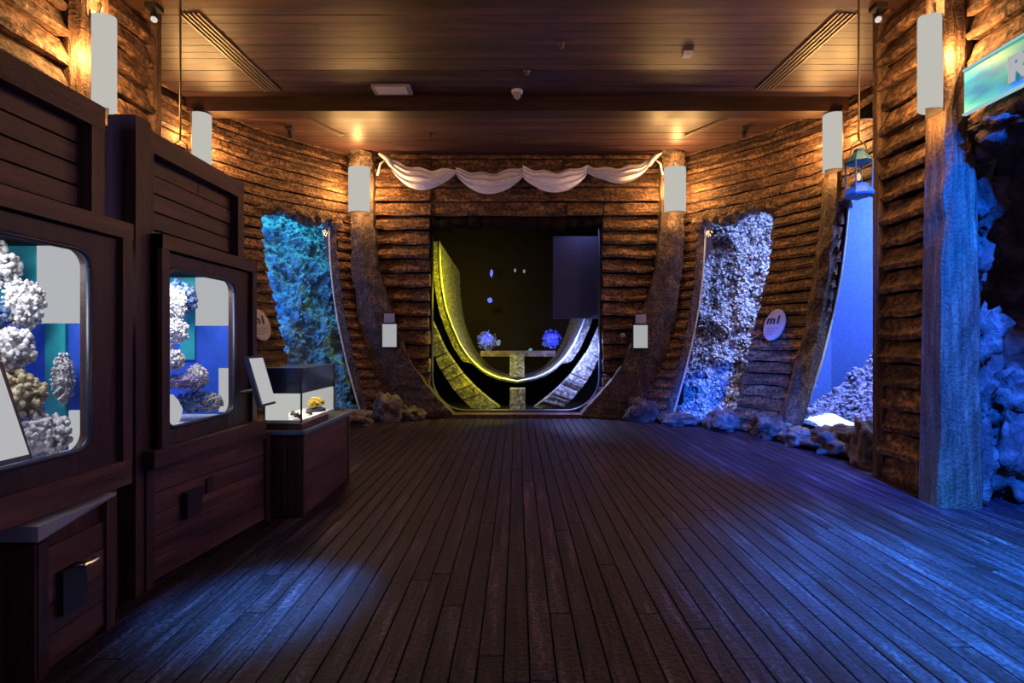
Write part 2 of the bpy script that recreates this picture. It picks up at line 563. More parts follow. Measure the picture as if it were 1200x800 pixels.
def window(name, win, mirror):
    """acrylic pane with its thick bright edge, following the opening"""
    pane = MB()
    N = 26
    rs = []
    for k in range(N + 1):
        z = win[0][0] + (win[-1][0] - win[0][0]) * k / N
        l, r = edge(win, z)
        rs.append([hull(l + (r - l) * i / 8, z, -0.10) for i in range(9)])
    pane.rings(rs, cap=False, closed=False)
    fr = MB()
    ed = MB()
    for side in (0, 1):
        ri = []
        line = []
        s = 1 if side == 0 else -1
        for k in range(N + 1):
            z = win[0][0] + (win[-1][0] - win[0][0]) * k / N
            u = edge(win, z)[side]
            g = GAP if side == 0 else 0.02
            j = rj(0.012)
            ri.append([hull(u - s * (g + 0.03) + j, z, -0.02), hull(u - s * g + j, z, 0.03 + rj(.015)), hull(u + s * 0.012, z, -0.10), hull(u - s * 0.06, z, -0.14)])
            line.append(hull(u + s * 0.012, z, -0.09))
        fr.rings(ri)
        ed.tube(line, 0.016, 6)
    # ragged lintel hanging over the head of the opening
    zt = win[-1][0]
    l, r = edge(win, zt)
    for i in range(9):
        f = i / 8
        dip = 0.10 * math.exp(-((f - 0.42) / 0.16) ** 2) + 0.10 * (f < 0.08) + 0.07 * (f > 0.93)
        c = hull(l - 0.05 + (r - l + 0.1) * f, zt + 0.06 - dip + rj(0.02), -0.02)
        fr.blob(c, (0.15, 0.10, 0.12 + rj(0.03)), 2, 0.5, 2.0, i * 3 + l)
    if mirror:
        pane.flipx(); fr.flipx(); ed.flipx()
    w = struct(fr.build(name, 'rib'))
    ed.build('pane_edge', 'rim', w, True)
    pane.build('pane', 'glass', w, True)
    return w


def sheet(f, nu, nv):
    m = MB()
    rs = [[f(i / nu, k / nv) for i in range(nu + 1)] for k in range(nv + 1)]
    return m.rings(rs, cap=False, closed=False)


# ------------------------------------------------------------------ floor
sub = MB().box(-6, 8.2, -1.0, 13.6, -0.12, -0.012)
floor = struct(sub.build('floor', 'dark'))
PW = 0.121
x = 0.058 - PW * 37
row = 0
while x < 6.6:
    y0, y1 = 0.9, 10.42
    if x > 4.5:
        y0, y1 = 2.0, 6.4
    if x < -2.5:
        y0, y1 = 4.0, 10.42 if x > -3.0 else 9.9
    cuts = [y0]
    if x < -0.35:
        cuts += [6.92 if x > -2.4 else 5.8]
        if random.random() < .6:
            cuts.insert(1, random.uniform(2.0, 5.6))
    else:
        c = random.uniform(2.2, 4.6)
        cuts.append(c)
        if y1 - c > 4.2:
            cuts.append(c + random.uniform(2.6, 3.8))
    cuts.append(y1)
    for a, b in zip(cuts, cuts[1:]):
        if b - a < 0.2:
            continue
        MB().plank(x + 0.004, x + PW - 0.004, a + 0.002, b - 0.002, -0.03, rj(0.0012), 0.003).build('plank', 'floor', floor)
    x += PW
    row += 1

# ------------------------------------------------------------------ ceiling, beams
ceil = struct(MB().box(-5.7, 5.7, 0.4, 10.6, CEIL + 0.03, CEIL + 0.12).build('ceiling', 'dark'))
y = 4.2
while y < 10.42:
    c = random.uniform(-2.6, 2.6)
    for a, b in ((-5.65, c), (c, 5.65)):
        MB().box(a + 0.002, b - 0.002, y + 0.004, y + 0.146, CEIL + rj(0.0025), CEIL + 0.035).build('plank', 'ceil', ceil)
    y += 0.15
struct(MB().box(-4.12, 4.12, 5.14, 5.41, 5.02, CEIL).build('trim_1', 'beam'))
struct(MB().box(-5.06, 5.06, 7.80, 8.06, 5.01, CEIL).build('trim_2', 'beam'))

# ------------------------------------------------------------------ hull walls and their openings
wall_right = hull_wall('wall_right', [opening(WIN1, GAP, 0.0), opening(WIN2, 0.0, 0.0)], False)
wall_left = hull_wall('wall_left', [opening(WIN1, GAP, 0.0)], True)
window('window_1', WIN1, True)
window('window_2', WIN1, False)
window('window_3', WIN2, False)


# ribs that stand on the hull walls
def hull_rib(name, u0, u1, proud, mirror):
    rs = []
    for k in range(25):
        z = 0.0 + CEIL * k / 24
        j = [rj(0.03) for _ in range(6)]
        rs.append([hull(u0, z, -0.03), hull(u0 + j[0] * .5, z, proud * .8 + j[1] * .5), hull((u0 + u1) / 2, z, proud + 0.03 + j[2]), hull(u1 + j[3] * .5, z, proud * .8 + j[4] * .5), hull(u1, z, -0.03)])
    m = MB().rings(rs)
    if mirror:
        m.flipx()
    return struct(m.build(name, 'rib', smooth=False))


hull_rib('trim_3', 2.84, 3.10, 0.16, False)
hull_rib('trim_4', 2.84, 3.10, 0.16, True)


# ------------------------------------------------------------------ back wall
BW = 10.3
WX0, WX1, WTOP, WR = -1.76, 1.71, 3.98, 0.72


def back_edge(z):
    if z >= WTOP:
        return None
    d = 0.0
    if z < WR:
        d = WR - math.sqrt(max(0, WR ** 2 - (WR - z) ** 2))
    return WX0 + d, WX1 - d


shell = MB()
for a, b in ((-3.36, WX0), (WX1, 3.36)):
    shell.box(a, b, BW + 0.03, BW + 0.10, 0, CEIL)
shell.box(WX0, WX1, BW + 0.03, BW + 0.10, WTOP, CEIL)
N = 14
for s, xe in ((1, WX0), (-1, WX1)):     # rounded lower corners of the opening
    for k in range(N):
        z0, z1 = WR * k / N, WR * (k + 1) / N
        d0 = WR - math.sqrt(max(0, WR ** 2 - (WR - z0) ** 2)); d1 = WR - math.sqrt(max(0, WR ** 2 - (WR - z1) ** 2))
        dd = (d0 + d1) / 2
        shell.box(min(xe, xe + s * dd), max(xe, xe + s * dd), BW + 0.03, BW + 0.10, z0, z1)
wall_back = struct(shell.build('wall_back', 'dark'))


def backpos(a, z, off):
    return Vector((a, BW - off, z))


RB = 0.285
z = 0.0
while z < CEIL - 0.05:
    z1 = min(z + RB, CEIL - 0.003)
    e = back_edge((z + z1) / 2)
    if e and z1 < WTOP + 0.1:
        for a, b in ((-3.2, e[0]), (e[1], 3.2)):
            lap_board(backpos, z, z1, a, b, 0.2, 0.15 + rj(0.025), wall_back, 'log', rag=0.03, jit=0.022, thin=0.045)
    else:
        for a, b in ((-3.35, -1.72), (-1.715, 0.6 + rj(.4)), (1.715 - 0.71 + rj(.1), 1.72), (1.725, 3.35)):
            if a == -1.715:
                bb = b
            if 0.9 < a < 1.3:
                a = bb + 0.006
            pr = 0.13 if abs(a + b) > 2.4 else 0.075
            lap_board(backpos, z, z1, a, b, 0.25, pr + rj(0.01), wall_back, 'log', jit=0.010, thin=0.04)
    z = z1
# ragged dark head of the centre opening
hd = MB()
for i in range(13):
    xx = WX0 + 0.05 + (WX1 - WX0 - 0.1) * i / 12
    hd.blob((xx, BW + 0.0, WTOP - 0.10 + rj(0.05)), (0.19 + rj(.04), 0.07, 0.13 + rj(.05)), 2, 0.5, 2.2, i + 1)
hd.build('ragged_head', 'dark', wall_back, True)
# sill along the foot of the back wall
struct(MB().box(-2.75, 2.75, BW - 0.32, BW + 0.08, 0.001, 0.075).build('baseboard_back', 'panel'))


def back_rib(name, mirror):
    inner = [(2.83, 5.23), (2.83, 4.9), (2.82, 4.0), (2.72, 2.9), (2.40, 1.85), (2.06, 1.05), (1.62, 0.46), (1.25, 0.08), (1.20, 0.0)]
    outer = [(3.27, 5.23), (3.27, 4.9), (3.26, 3.9), (3.22, 2.9), (3.08, 1.85), (2.84, 1.02), (2.55, 0.38), (2.36, 0.04), (2.35, 0.0)]
    rs = []

    def lerp(P, f):
        f *= len(P) - 1
        i = min(int(f), len(P) - 2)
        return Vector(P[i]).lerp(Vector(P[i + 1]), f - i)
    for k in range(41):
        a = lerp(inner, k / 40); b = lerp(outer, k / 40)
        j = [rj(0.022) for _ in range(6)]
        c = (a + b) / 2
        yf = BW - 0.36
        rs.append([(a.x, BW, max(0, a.y)), (a.x + j[0], yf + 0.05 + j[1], max(0, a.y)), (c.x, yf + j[2], max(0, c.y)), (b.x + j[3], yf + 0.05 + j[4], max(0, b.y)), (b.x, BW, max(0, b.y))])
    m = MB().rings(rs)
    if mirror:
        m.flipx()
    return struct(m.build(name, 'rib'))


back_rib('trim_5', False)
back_rib('trim_6', True)

# ------------------------------------------------------------------ centre opening: pane and chamber
pm = MB()
rs = []
for k in range(31):
    z = 0.06 + (WTOP - 0.06) * k / 30
    e = back_edge(z - 0.001)
    rs.append([(e[0] + (e[1] - e[0]) * i / 8, BW + 0.06, z) for i in range(9)])
pm.rings(rs, cap=False, closed=False)
gk = MB()
path = [(WX0 + 0.03, BW + 0.06, WTOP)]
for k in range(0, 13):
    a = math.pi + math.pi / 2 * k / 12
    path.append((WX0 + WR + (WR - 0.03) * math.cos(a), BW + 0.06, 0.06 + WR + (WR - 0.03) * math.sin(a)))
for k in range(0, 13):
    a = -math.pi / 2 + math.pi / 2 * k / 12
    path.append((WX1 - WR + (WR - 0.03) * math.cos(a), BW + 0.06, 0.06 + WR + (WR - 0.03) * math.sin(a)))
path.append((WX1 - 0.03, BW + 0.06, WTOP))
win4 = struct(gk.tube(path, 0.04, 6).build('window_4', 'rubber', smooth=True))
pm.build('pane', 'glass_chamber', win4, True)

ch = MB()       # dark chamber shell: back, sides, top, bottom
ch.box(-2.6, 2.6, 13.3, 13.4, -0.2, 4.6)
ch.box(-2.7, -2.6, 10.5, 13.4, -0.2, 4.6)
ch.box(2.6, 2.7, 10.5, 13.4, -0.2, 4.6)
ch.box(-2.7, 2.7, 10.42, 13.4, 4.5, 4.6)
struct(ch.build('wall_chamber', 'dark'))


def ustone(mirror):
    outer = [(-1.95, 1.95), (-1.87, 1.55), (-1.78, 1.28), (-1.62, 0.92), (-1.45, 0.64), (-1.24, 0.36), (-1.03, 0.16), (-0.86, 0.02)]
    inner = [(-1.86, 2.05), (-1.70, 1.70), (-1.55, 1.36), (-1.36, 1.08), (-1.14, 0.78), (-0.86, 0.50), (-0.60, 0.28), (-0.36, 0.10)]
    st = thing('stone_arc', 'pale blue lit stone arc inside the centre window at right' if mirror else 'yellow lit curved stone band inside the centre window at left', 'stone band', ((1.2 if mirror else -1.2), 10.95, 0.0))

    def lerp(P, f):
        f *= len(P) - 1
        i = min(int(f), len(P) - 2)
        return Vector(P[i]).lerp(Vector(P[i + 1]), f - i)
    K = 9
    for s in range(K):
        m = MB()
        rs = []
        for q in range(4):
            f = (s + 0.03 + 0.94 * q / 3) / K
            a, b = lerp(inner, f), lerp(outer, f)
            yy = 10.80 + rj(0.02)
            rs.append([(a.x + rj(.015), yy + .03, a.y), (b.x + rj(.015), yy, b.y), (b.x, 11.15, b.y), (a.x, 11.15, a.y)])
        m.rings(rs)
        if mirror:
            m.flipx()
        m.build('stone', 'moss', st)
    return st


ustone(False)
ustone(True)


def uprof(k, n=40):
    f = 2.0 * k / n - 1
    P = [(1.72, 3.72), (1.70, 3.1), (1.66, 2.72), (1.58, 2.25), (1.44, 1.85), (1.25, 1.42), (1.04, 1.12), (0.76, 0.86), (0.45, 0.71), (0.0, 0.62)]
    g = (1 - abs(f)) * (len(P) - 1)
    i = min(int(g), len(P) - 2)
    p = Vector(P[i]).lerp(Vector(P[i + 1]), g - i)
    return Vector((p.x * (1 if f > 0 else -1), p.y))


tun = thing('hull_tunnel', 'dark hull shaped tunnel with a thin pale rim behind the centre window', 'tunnel', (0, 11.6, 0.0))
t1 = MB()
rs = []
for d, s in ((11.35, 1.0), (11.7, 0.97), (12.2, 0.93), (12.7, 0.90), (13.2, 0.86)):
    rs.append([(uprof(k).x * s, d, 0.62 + (uprof(k).y - 0.62) * s) for k in range(41)])
t1.rings(rs, cap=False, closed=False).build('lining', 'moss', tun, True)
fl = MB()
rs = []
for k in range(41):
    p = uprof(k); q = uprof(min(40, k + 1)) - uprof(max(0, k - 1))
    n = Vector((q.y, -q.x)).normalized()
    n = n if n.dot(p - Vector((0, 2.6))) > 0 else -n
    e = p + n * (0.17 if abs(p.x) > 1.0 else 0.05)
    rs.append([(p.x, 11.345, p.y), (e.x, 11.345, e.y), (e.x, 11.42, e.y), (p.x, 11.42, p.y)])
fl.rings(rs).build('flange', 'moss', tun)
MB().tube([(uprof(k).x, 11.33, uprof(k).y) for k in range(41)], 0.022, 6).build('rim', 'rim', tun, True)
ped = tag(MB().hexa([(-0.16, 10.75, 0.0), (0.18, 10.75, 0.0), (0.18, 11.15, 0.0), (-0.16, 11.15, 0.0), (-0.15, 10.78, 0.50), (0.17, 10.78, 0.50), (0.17, 11.12, 0.50), (-0.15, 11.12, 0.50)]).build('stone_block', 'moss'),
          'square stone block at the foot of the centre window', 'stone block')
ped2 = tag(MB().hexa([(-0.17, 11.6, 0.70), (0.17, 11.6, 0.70), (0.17, 11.9, 0.70), (-0.17, 11.9, 0.70), (-0.16, 11.6, 1.2), (0.16, 11.6, 1.2), (0.16, 11.9, 1.2), (-0.16, 11.9, 1.2)]).build('stone_block', 'moss'),
           'raised stone block inside the dark tunnel above the lower block', 'stone block')
# glowing spots added deep in the tunnel for reflections in the pane
for (px, pz, d, r, mt, lb) in ((-0.62, 3.15, 12.4, (0.035, 0.03, 0.09), 'blue_glow', 'slim blue light high in the dark tunnel'),
                               (-0.66, 2.50, 12.4, (0.06, 0.03, 0.07), 'blue_glow', 'short violet blue light below the slim blue one'),
                               (-0.05, 3.22, 12.4, (0.03, 0.03, 0.045), 'pale_glow', 'left one of the two small pale lights high in the tunnel'),
                               (0.17, 3.20, 12.4, (0.03, 0.03, 0.045), 'pale_glow', 'right one of the two small pale lights high in the tunnel'),
                               (0.70, 1.47, 12.2, (0.06, 0.03, 0.08), 'cyan_glow', 'turquoise light low at right in the tunnel'),
                               (-0.45, 1.47, 12.2, (0.06, 0.03, 0.07), 'pale_glow', 'pale light low at left in the tunnel'),
                               (0.32, 1.30, 12.2, (0.045, 0.03, 0.04), 'cyan_glow', 'small turquoise light at the middle of the tunnel floor')):
    tag(MB().blob((px, d, pz), r, 2, 0.4, 2, px * 9).build('tunnel_light', mt, smooth=True), lb, 'light')


def coral(name, c, r, n, mat, seed, tip=0.16, sub=1, squash=1.0, core=0.72):
    rnd = random.Random(seed)
    m = MB()
    rr = r if isinstance(r, (tuple, list)) else (r, r, r * squash)
    m.blob(c, [q * core for q in rr], 3, 0.5, 1.8, seed)
    for _ in range(n):
        d = Vector((rnd.gauss(0, 1), rnd.gauss(0, 1), rnd.gauss(0, 1))).normalized()
        k = rnd.uniform(0.72, 1.02)
        t = tip * rnd.uniform(0.6, 1.25) * min(rr)
        m.blob((c[0] + d.x * rr[0] * k, c[1] + d.y * rr[1] * k, c[2] + d.z * rr[2] * k), (t, t, t * rnd.uniform(0.9, 1.6)), sub, 0.25, 1.5, rnd.random() * 50)
    return m.build(name, mat, smooth=True)


for (px, pz, sd, lb) in ((-0.72, 1.52, 3, 'blue lit bushy coral low at left in the tunnel'), (0.80, 1.56, 4, 'violet blue bushy coral low at right in the tunnel')):  # corals added in place of blue reflections, blue put into their colour
    tag(coral('coral', (px, 12.1, pz), (0.24, 0.14, 0.24), 160, 'coral_deep', sd, 0.12), lb, 'coral')
    light('coral_lamp', 'POINT', (px, 11.8, pz + 0.12), 6, (0.10, 0.12, 1.0), size=0.05)  # added point light that brightens the stand-in coral
bench = tag(MB().box(-0.86, 0.90, 11.95, 12.5, 1.15, 1.28).build('rock_ledge', 'rock'), 'dark ledge across the tunnel carrying the blue corals', 'ledge')
slab = tag(MB().box(0.78, 1.95, 11.1, 11.2, 2.0, 3.78).build('acrylic_panel', plain('panel_greyblue', (0.06, 0.06, 0.13), 0.6)), 'grey blue panel at upper right inside the centre window', 'panel')  # pane's grey-blue is painted in for the reflection on it
light('panel_lamp', 'AREA', (1.45, 10.7, 4.1), 4, (0.5, 0.5, 1.0), (1.4, 11.2, 2.8), 0.5, 0.1)  # added light that brightens the reflection panel


# ------------------------------------------------------------------ reef behind the hull windows
def reef(name, u0, u1, off, amp, mat, mirror, label, nu=90, nv=120, z0=-0.1, z1=5.2, slope=0.5, seed=0):
    def f(a, b):
        u = u0 + (u1 - u0) * a
        z = z0 + (z1 - z0) * b
        q = hull(min(max(u, 0.0), 4.95), max(z, 0), 0)
        n = hull(min(max(u, 0.0), 4.95), max(z, 0), 1) - q
        ex = Vector((0, 0, 0))
        if u < 0:
            ex = (hull(0.0, 1, 0) - hull(0.1, 1, 0)) * (-u * 10)
        p = Vector((q.x * 1.7 + seed, q.y * 1.7, z * 1.9))
        h = amp * (noise.noise(p) + 0.6 * noise.noise(p * 2.3) + 0.42 * noise.noise(p * 5.1) + 0.22 * noise.noise(p * 11))
        o = -off - slope * z / 5.0 + h
        v = q + n * o + ex
        return Vector((v.x, v.y, z))
    m = sheet(f, nu, nv)
    if mirror:
        m.flipx()
    o = m.build(name, mat, smooth=True)
    tag(o, label, 'reef')
    return o, f


def growth(name, f, n, mat, mirror, parent, size, seed, lo=0.0, hi=0.8):
    rnd = random.Random(seed)
    m = MB()
    for i in range(n):
        a, b = rnd.random(), lo + (hi - lo) * rnd.random()
        p = f(a, b)
        s = size * rnd.uniform(0.45, 1.3)
        m.blob((p.x + rnd.uniform(-.03, .03), p.y - 0.02, p.z), (s, s, s * rnd.uniform(0.7, 1.3)), 1, 0.55, 1.7, rnd.random() * 40)
    if mirror:
        m.flipx()
    o = m.build(name, mat, parent)
    o['kind'] = 'stuff'
    return o


r1, f1 = reef('coral_reef', 0.05, 2.45, 0.75, 0.22, 'reef', False, 'white speckled reef wall behind the right coral window', seed=3)
growth('coral_growth', f1, 6500, 'coral_white', False, r1, 0.023, 5)
l1, f2 = reef('coral_reef', 0.05, 2.45, 0.75, 0.20, 'reef_teal', True, 'teal blue reef wall behind the left coral window', seed=11)
growth('coral_growth', f2, 2500, 'reef_teal', True, l1, 0.030, 6)
# blue backdrop painted as hazy open water with a reef slope behind the far right window
SEA = [(5.45, 10.5), (6.2, 10.1), (7.1, 8.6), (7.9, 5.3)]
struct(sheet(lambda a, b: Vector((*Vector(SEA[min(int(a * 3), 2)]).lerp(Vector(SEA[min(int(a * 3), 2) + 1]), a * 3 - min(int(a * 3), 2)), 5.4 * b - .1)), 6, 4).build('wall_tank', 'sea'))


def slope(a, b):
    xx = 4.92 + 1.8 * b
    yy = 9.3 - 3.8 * a
    zb = 0.10 + 1.75 * max(0, b - 0.1) ** 0.8 * (0.55 + 0.5 * noise.noise(Vector((yy * .9, xx * .6, 4)))) + 0.35 * b
    p = Vector((xx * 2.2, yy * 2.2, 1.0))
    zb += 0.30 * b * (noise.noise(p) + .7 * noise.noise(p * 2.4) + .5 * noise.noise(p * 5))
    # keep outside the hull shell
    return Vector((xx, yy, zb))


sl = tag(sheet(slope, 90, 70).build('reef_slope', 'reef', smooth=True), 'blue shaded reef slope rising behind the far right window', 'reef')
growth('coral_growth', slope, 2600, 'coral_mauve', False, sl, 0.040, 9, 0.15, 0.95)
sand = MB()
def sandf(a, b):
    u = 3.03 + 1.15 * a
    o = -0.12 - 0.42 * b
    z = 0.30 - 0.22 * a + 0.10 * math.sin(3 * a + 1) * b + 0.05 * noise.noise(Vector((a * 5, b * 5, 0)))
    p = hull(u, 0.3, o)
    return Vector((p.x, p.y, z))
tag(sheet(sandf, 24, 12).build('sand_mound', 'sand', smooth=True), 'bright white sand mound at the foot of the far right window', 'sand')
tag(coral('coral', (4.52, 8.02, 0.85), (0.13, 0.13, 0.20), 40, plain('coral_turquoise', (0.08, 0.5, 0.6), 0.6), 31, 0.22), 'turquoise coral standing at the far right window beside its rib', 'coral')


# rock mounds at the foot of the hull walls, each stone its own thing
def rock(c, r, seed, label, mat='rock', amp=0.55):
    return tag(MB().blob(c, r, 4, amp, 1.7, seed).build('rock', mat, smooth=True), label, 'rock')


rock((4.32, 6.85, 0.14), (0.34, 0.40, 0.21), 1, 'rounded brown rock under the far right window beside the white sand')
rock((4.30, 6.20, 0.16), (0.22, 0.24, 0.36), 2, 'upright tan rock between the far right window and its dark post')
rock((4.10, 7.42, 0.10), (0.22, 0.30, 0.16), 3, 'low speckled rock in front of the white sand')
rock((3.96, 7.95, 0.12), (0.24, 0.28, 0.24), 4, 'blue lit rock at the foot of the right hull rib')
rock((3.50, 8.72, 0.10), (0.26, 0.24, 0.22), 5, 'dark rock at the front corner of the right coral window')
rock((2.95, 9.30, 0.06), (0.34, 0.26, 0.13), 6, 'flat rock along the foot of the right coral window')
rock((2.36, 9.75, 0.14), (0.28, 0.20, 0.26), 7, 'dark rock between the right back rib and the coral window')
rock((-2.42, 9.72, 0.16), (0.30, 0.22, 0.32), 8, 'dark rock between the left back rib and the coral window')
rock((-2.98, 9.22, 0.08), (0.36, 0.26, 0.18), 9, 'flat rock along the foot of the left coral window')
rock((-2.02, 9.80, 0.08), (0.22, 0.18, 0.15), 10, 'small rock against the foot of the left back rib')


# ------------------------------------------------------------------ near side walls: siding between posts
def side_wall(name, mirror, segs, header):
    sh = MB()
    for y0, y1, z0 in segs:
        sh.box(4.13, 4.2, y0, y1, z0, CEIL)
    if mirror:
        sh.flipx()
    w = struct(sh.build(name, 'dark'))
    for y0, y1, zlo in segs:
        z = zlo
        while z < CEIL - 0.02:
            z1 = min(z + 0.25, CEIL - 0.004)
            lap_board(lambda a, zz, off: Vector((4.12 - off, a, zz)), z, z1, y1, y0, 0.18, 0.10 + rj(0.02), w, 'log', mirror, rag=0.012, jit=0.02, thin=0.03)
            z = z1
    return w


side_wall('wall_side_right', False, [(4.72, 5.68, 0.0), (1.9, 4.58, 3.40)], True)
side_wall('wall_side_left', True, [(4.72, 5.68, 0.0), (1.2, 4.58, 2.2)], True)


def post(name, x0, x1, y0, y1, mirror, mat='post', grow=0.0, K=22, jit=0.012):
    rs = []
    for k in range(K + 1):
        z = CEIL * k / K
        g = grow * max(0, 1 - z / 3.6)
        j = [rj(jit) for _ in range(8)]
        a0, a1 = x0 - g, x1 + g
        rs.append([(a0 + j[0], y0 + 0.03, z), (a0 + .04, y0 + j[1], z), ((a0 + a1) / 2, y0 - 0.015 + j[2], z), (a1 - .04, y0 + j[3], z), (a1 + j[4], y0 + .03, z), (a1, y1, z), (a0, y1, z)])
    m = MB().rings(rs)
    if mirror:
        m.flipx()
    return struct(m.build(name, mat))


post('trim_7', 4.00, 4.18, 5.66, 5.76, False)
post('trim_8', 4.00, 4.18, 5.66, 5.76, True)
post('trim_9', 3.88, 4.14, 4.60, 4.86, False, grow=0.07, jit=0.02)
post('trim_10', 3.88, 4.14, 4.60, 4.86, True, grow=0.05, jit=0.02)

# ------------------------------------------------------------------ grotto at right
GP = [(4.20, 4.92), (4.55, 5.05), (5.1, 5.15), (5.9, 4.8), (6.5, 4.0), (6.7, 2.6)]


def gro(a, b):
    z = 4.2 * b
    p = cr1(GP, a * 4.99)
    d = cr1(GP, a * 4.99 + .03) - cr1(GP, a * 4.99 - .03)
    n = Vector((d.y, -d.x)).normalized()
    bulge = 0.30 * (1 - b) ** 1.5 - 0.10 * math.sin(b * math.pi) - 0.15 * (a > 0.1) - 0.75 * min(1, max(0, (a - 0.14) * 6)) * math.exp(-((b - 0.60) / 0.22) ** 2)
    q = Vector((p.x * 1.6, p.y * 1.6, z * 1.6))
    h = 0.20 * (noise.noise(q) + 0.7 * noise.noise(q * 2.2) + 0.5 * noise.noise(q * 4.7) + .25 * noise.noise(q * 10))
    p = p + n * (bulge * min(1, a * 5) + h * min(1, 0.25 + a * 4))
    return Vector((p.x, p.y, max(z, 0.0)))


struct(sheet(gro, 90, 70).build('wall_grotto', 'grotto', smooth=True))
struct(MB().box(4.14, 7.0, 1.9, 6.2, 4.2, 4.3).build('ceiling_grotto', 'dark'))
rk = 40
for (c, r, lb) in (((4.24, 4.70, 3.33), (0.17, 0.22, 0.16), 'rock hanging under the header beside the blue pillar'),
                   ((4.14, 4.30, 3.34), (0.18, 0.30, 0.13), 'rock hanging under the header below the teal banner'),
                   ((4.30, 3.90, 3.36), (0.20, 0.30, 0.16), 'rock hanging under the header at the right edge of the photo'),
                   ((4.33, 4.80, 2.86), (0.17, 0.17, 0.30), 'upper knob of rock behind the blue pillar'),
                   ((4.26, 4.84, 2.25), (0.13, 0.14, 0.34), 'slim rock halfway up behind the blue pillar'),
                   ((4.33, 4.82, 1.60), (0.17, 0.15, 0.30), 'bulging rock at eye level behind the blue pillar'),
                   ((4.28, 4.82, 1.02), (0.15, 0.15, 0.30), 'blue tipped rock at waist height behind the blue pillar'),
                   ((4.27, 4.82, 0.42), (0.15, 0.16, 0.42), 'lowest rock behind the blue pillar'),
                   ((4.72, 4.84, 0.30), (0.30, 0.20, 0.36), 'mauve boulder on the grotto floor at the right edge'),
                   ((4.75, 4.95, 0.92), (0.26, 0.18, 0.28), 'mauve boulder lying on the grotto floor boulder')):
    rk += 1
    rock(c, r, rk, lb, 'grotto', 0.7)
light('grotto_lamp', 'SPOT', (4.7, 3.3, 3.6), 90, (0.60, 0.40, 1.0), (4.8, 4.9, 0.4), 0.1, spot=60, blend=0.8)

# banner on the header above the grotto
bn = thing('hanging_banner', 'teal and blue printed banner with white lettering above the grotto opening', 'sign', (3.94, 3.6, 3.5))
MB().box(3.93, 3.955, 2.6, 4.50, 3.495, 3.88).build('banner_sheet', 'banner', bn)
for z in (3.485, 3.872):
    MB().box(3.92, 3.957, 2.6, 4.51, z, z + 0.016).build('edge_strip', glow('banner_edge', (0.55, 0.9, 1.0), 0.6), bn)


def text_mesh(s, size, depth=0.004, bold=0.0):
    cu = bpy.data.curves.new('lettering', 'FONT')
    cu.body = s; cu.size = size; cu.extrude = depth; cu.offset = bold; cu.align_x = 'LEFT'
    cu.resolution_u = 3
    o = bpy.data.objects.new('lettering', cu)
    COL.objects.link(o)
    dg = bpy.context.evaluated_depsgraph_get()
    me = bpy.data.meshes.new_from_object(o.evaluated_get(dg))
    bpy.data.objects.remove(o)
    return me


def text_on(s, size, org, ax, up, mat, parent, bold=0.0):
    me = text_mesh(s, size, bold=bold)
    ax = Vector(ax).normalized(); up = Vector(up).normalized(); nn = ax.cross(up)
    mm = MB()
    mm.v = [tuple(Vector(org) + ax * v.co.x + up * v.co.y + nn * v.co.z) for v in me.vertices]
    mm.f = [tuple(p.vertices) for p in me.polygons]
    bpy.data.meshes.remove(me)
    return mm.build('lettering', mat, parent)


text_on('Ra', 0.27, (3.925, 4.10, 3.57), (0, -1, 0), (0, 0, 1), glow('banner_letter', (0.9, 0.9, 0.92), 0.5), bn, 0.012)


# ------------------------------------------------------------------ sconces
def sconce(loc, rot, label, k=1.0, w=0.21):
    t = thing('wall_lamp', label, 'lamp', (0, 0, 0), 'wall lamps')
    h = 0.86
    # half-round shade bulging towards -Y
    m = MB()
    rs = []
    for zz in (-h / 2, -h / 2 + 0.02, h / 2 - 0.02, h / 2):
        e = 0.97 if abs(zz) > h / 2 - 0.01 else 1.0
        rs.append([(w * e * math.cos(math.pi + math.pi * i / 16), 0.16 * e * math.sin(math.pi + math.pi * i / 16), zz) for i in range(17)])
    m.rings(rs, cap=False, closed=False)
    m.build('shade', 'lamp', t, True)
    MB().box(-w, w, 0.0, 0.02, -h / 2 - 0.03, h / 2 + 0.03).build('back_plate', 'iron', t)
    MB().tube([(0, 0.01, h / 2 + 0.02), (0, -0.02, h / 2 + 0.1), (0, 0.0, h / 2 + 0.14)], 0.012, 6).build('hook', 'black', t)
    t.location = loc
    t.rotation_euler = (0, 0, rot)
    for (dx, dy, dz, p) in ((0, -0.12, h / 2 + 0.10, 0.7), (0, -0.13, -h / 2 - 0.10, 0.45), (-w - 0.09, -0.06, 0.0, 1.7), (w + 0.09, -0.06, 0.0, 1.7)):
        l = light('bulb', 'POINT', (dx, dy, dz), 30 * p * k, (1.0, 0.52, 0.165), size=0.06)
        l.parent = t
    return t


sconce((-3.05, BW - 0.40, 4.42), 0, 'wide white wall lamp glowing on the left back rib', 1.25)
sconce((3.05, BW - 0.40, 4.42), 0, 'wide white wall lamp glowing on the right back rib', 1.25)
sconce((4.88, 7.90, 4.56), math.radians(-66), 'white wall lamp on the right hull rib beside the blue lantern', 1.0, 0.14)
sconce((-4.88, 7.90, 4.56), math.radians(66), 'white wall lamp on the left hull rib above the second tank cabinet', 1.0, 0.14)
sconce((3.86, 4.74, 4.06), math.radians(-80), 'tall white wall lamp on the right pillar', 1.0, 0.085)
sconce((-3.86, 4.74, 4.06), math.radians(80), 'tall white wall lamp on the left pillar above the first tank cabinet', 1.0, 0.085)


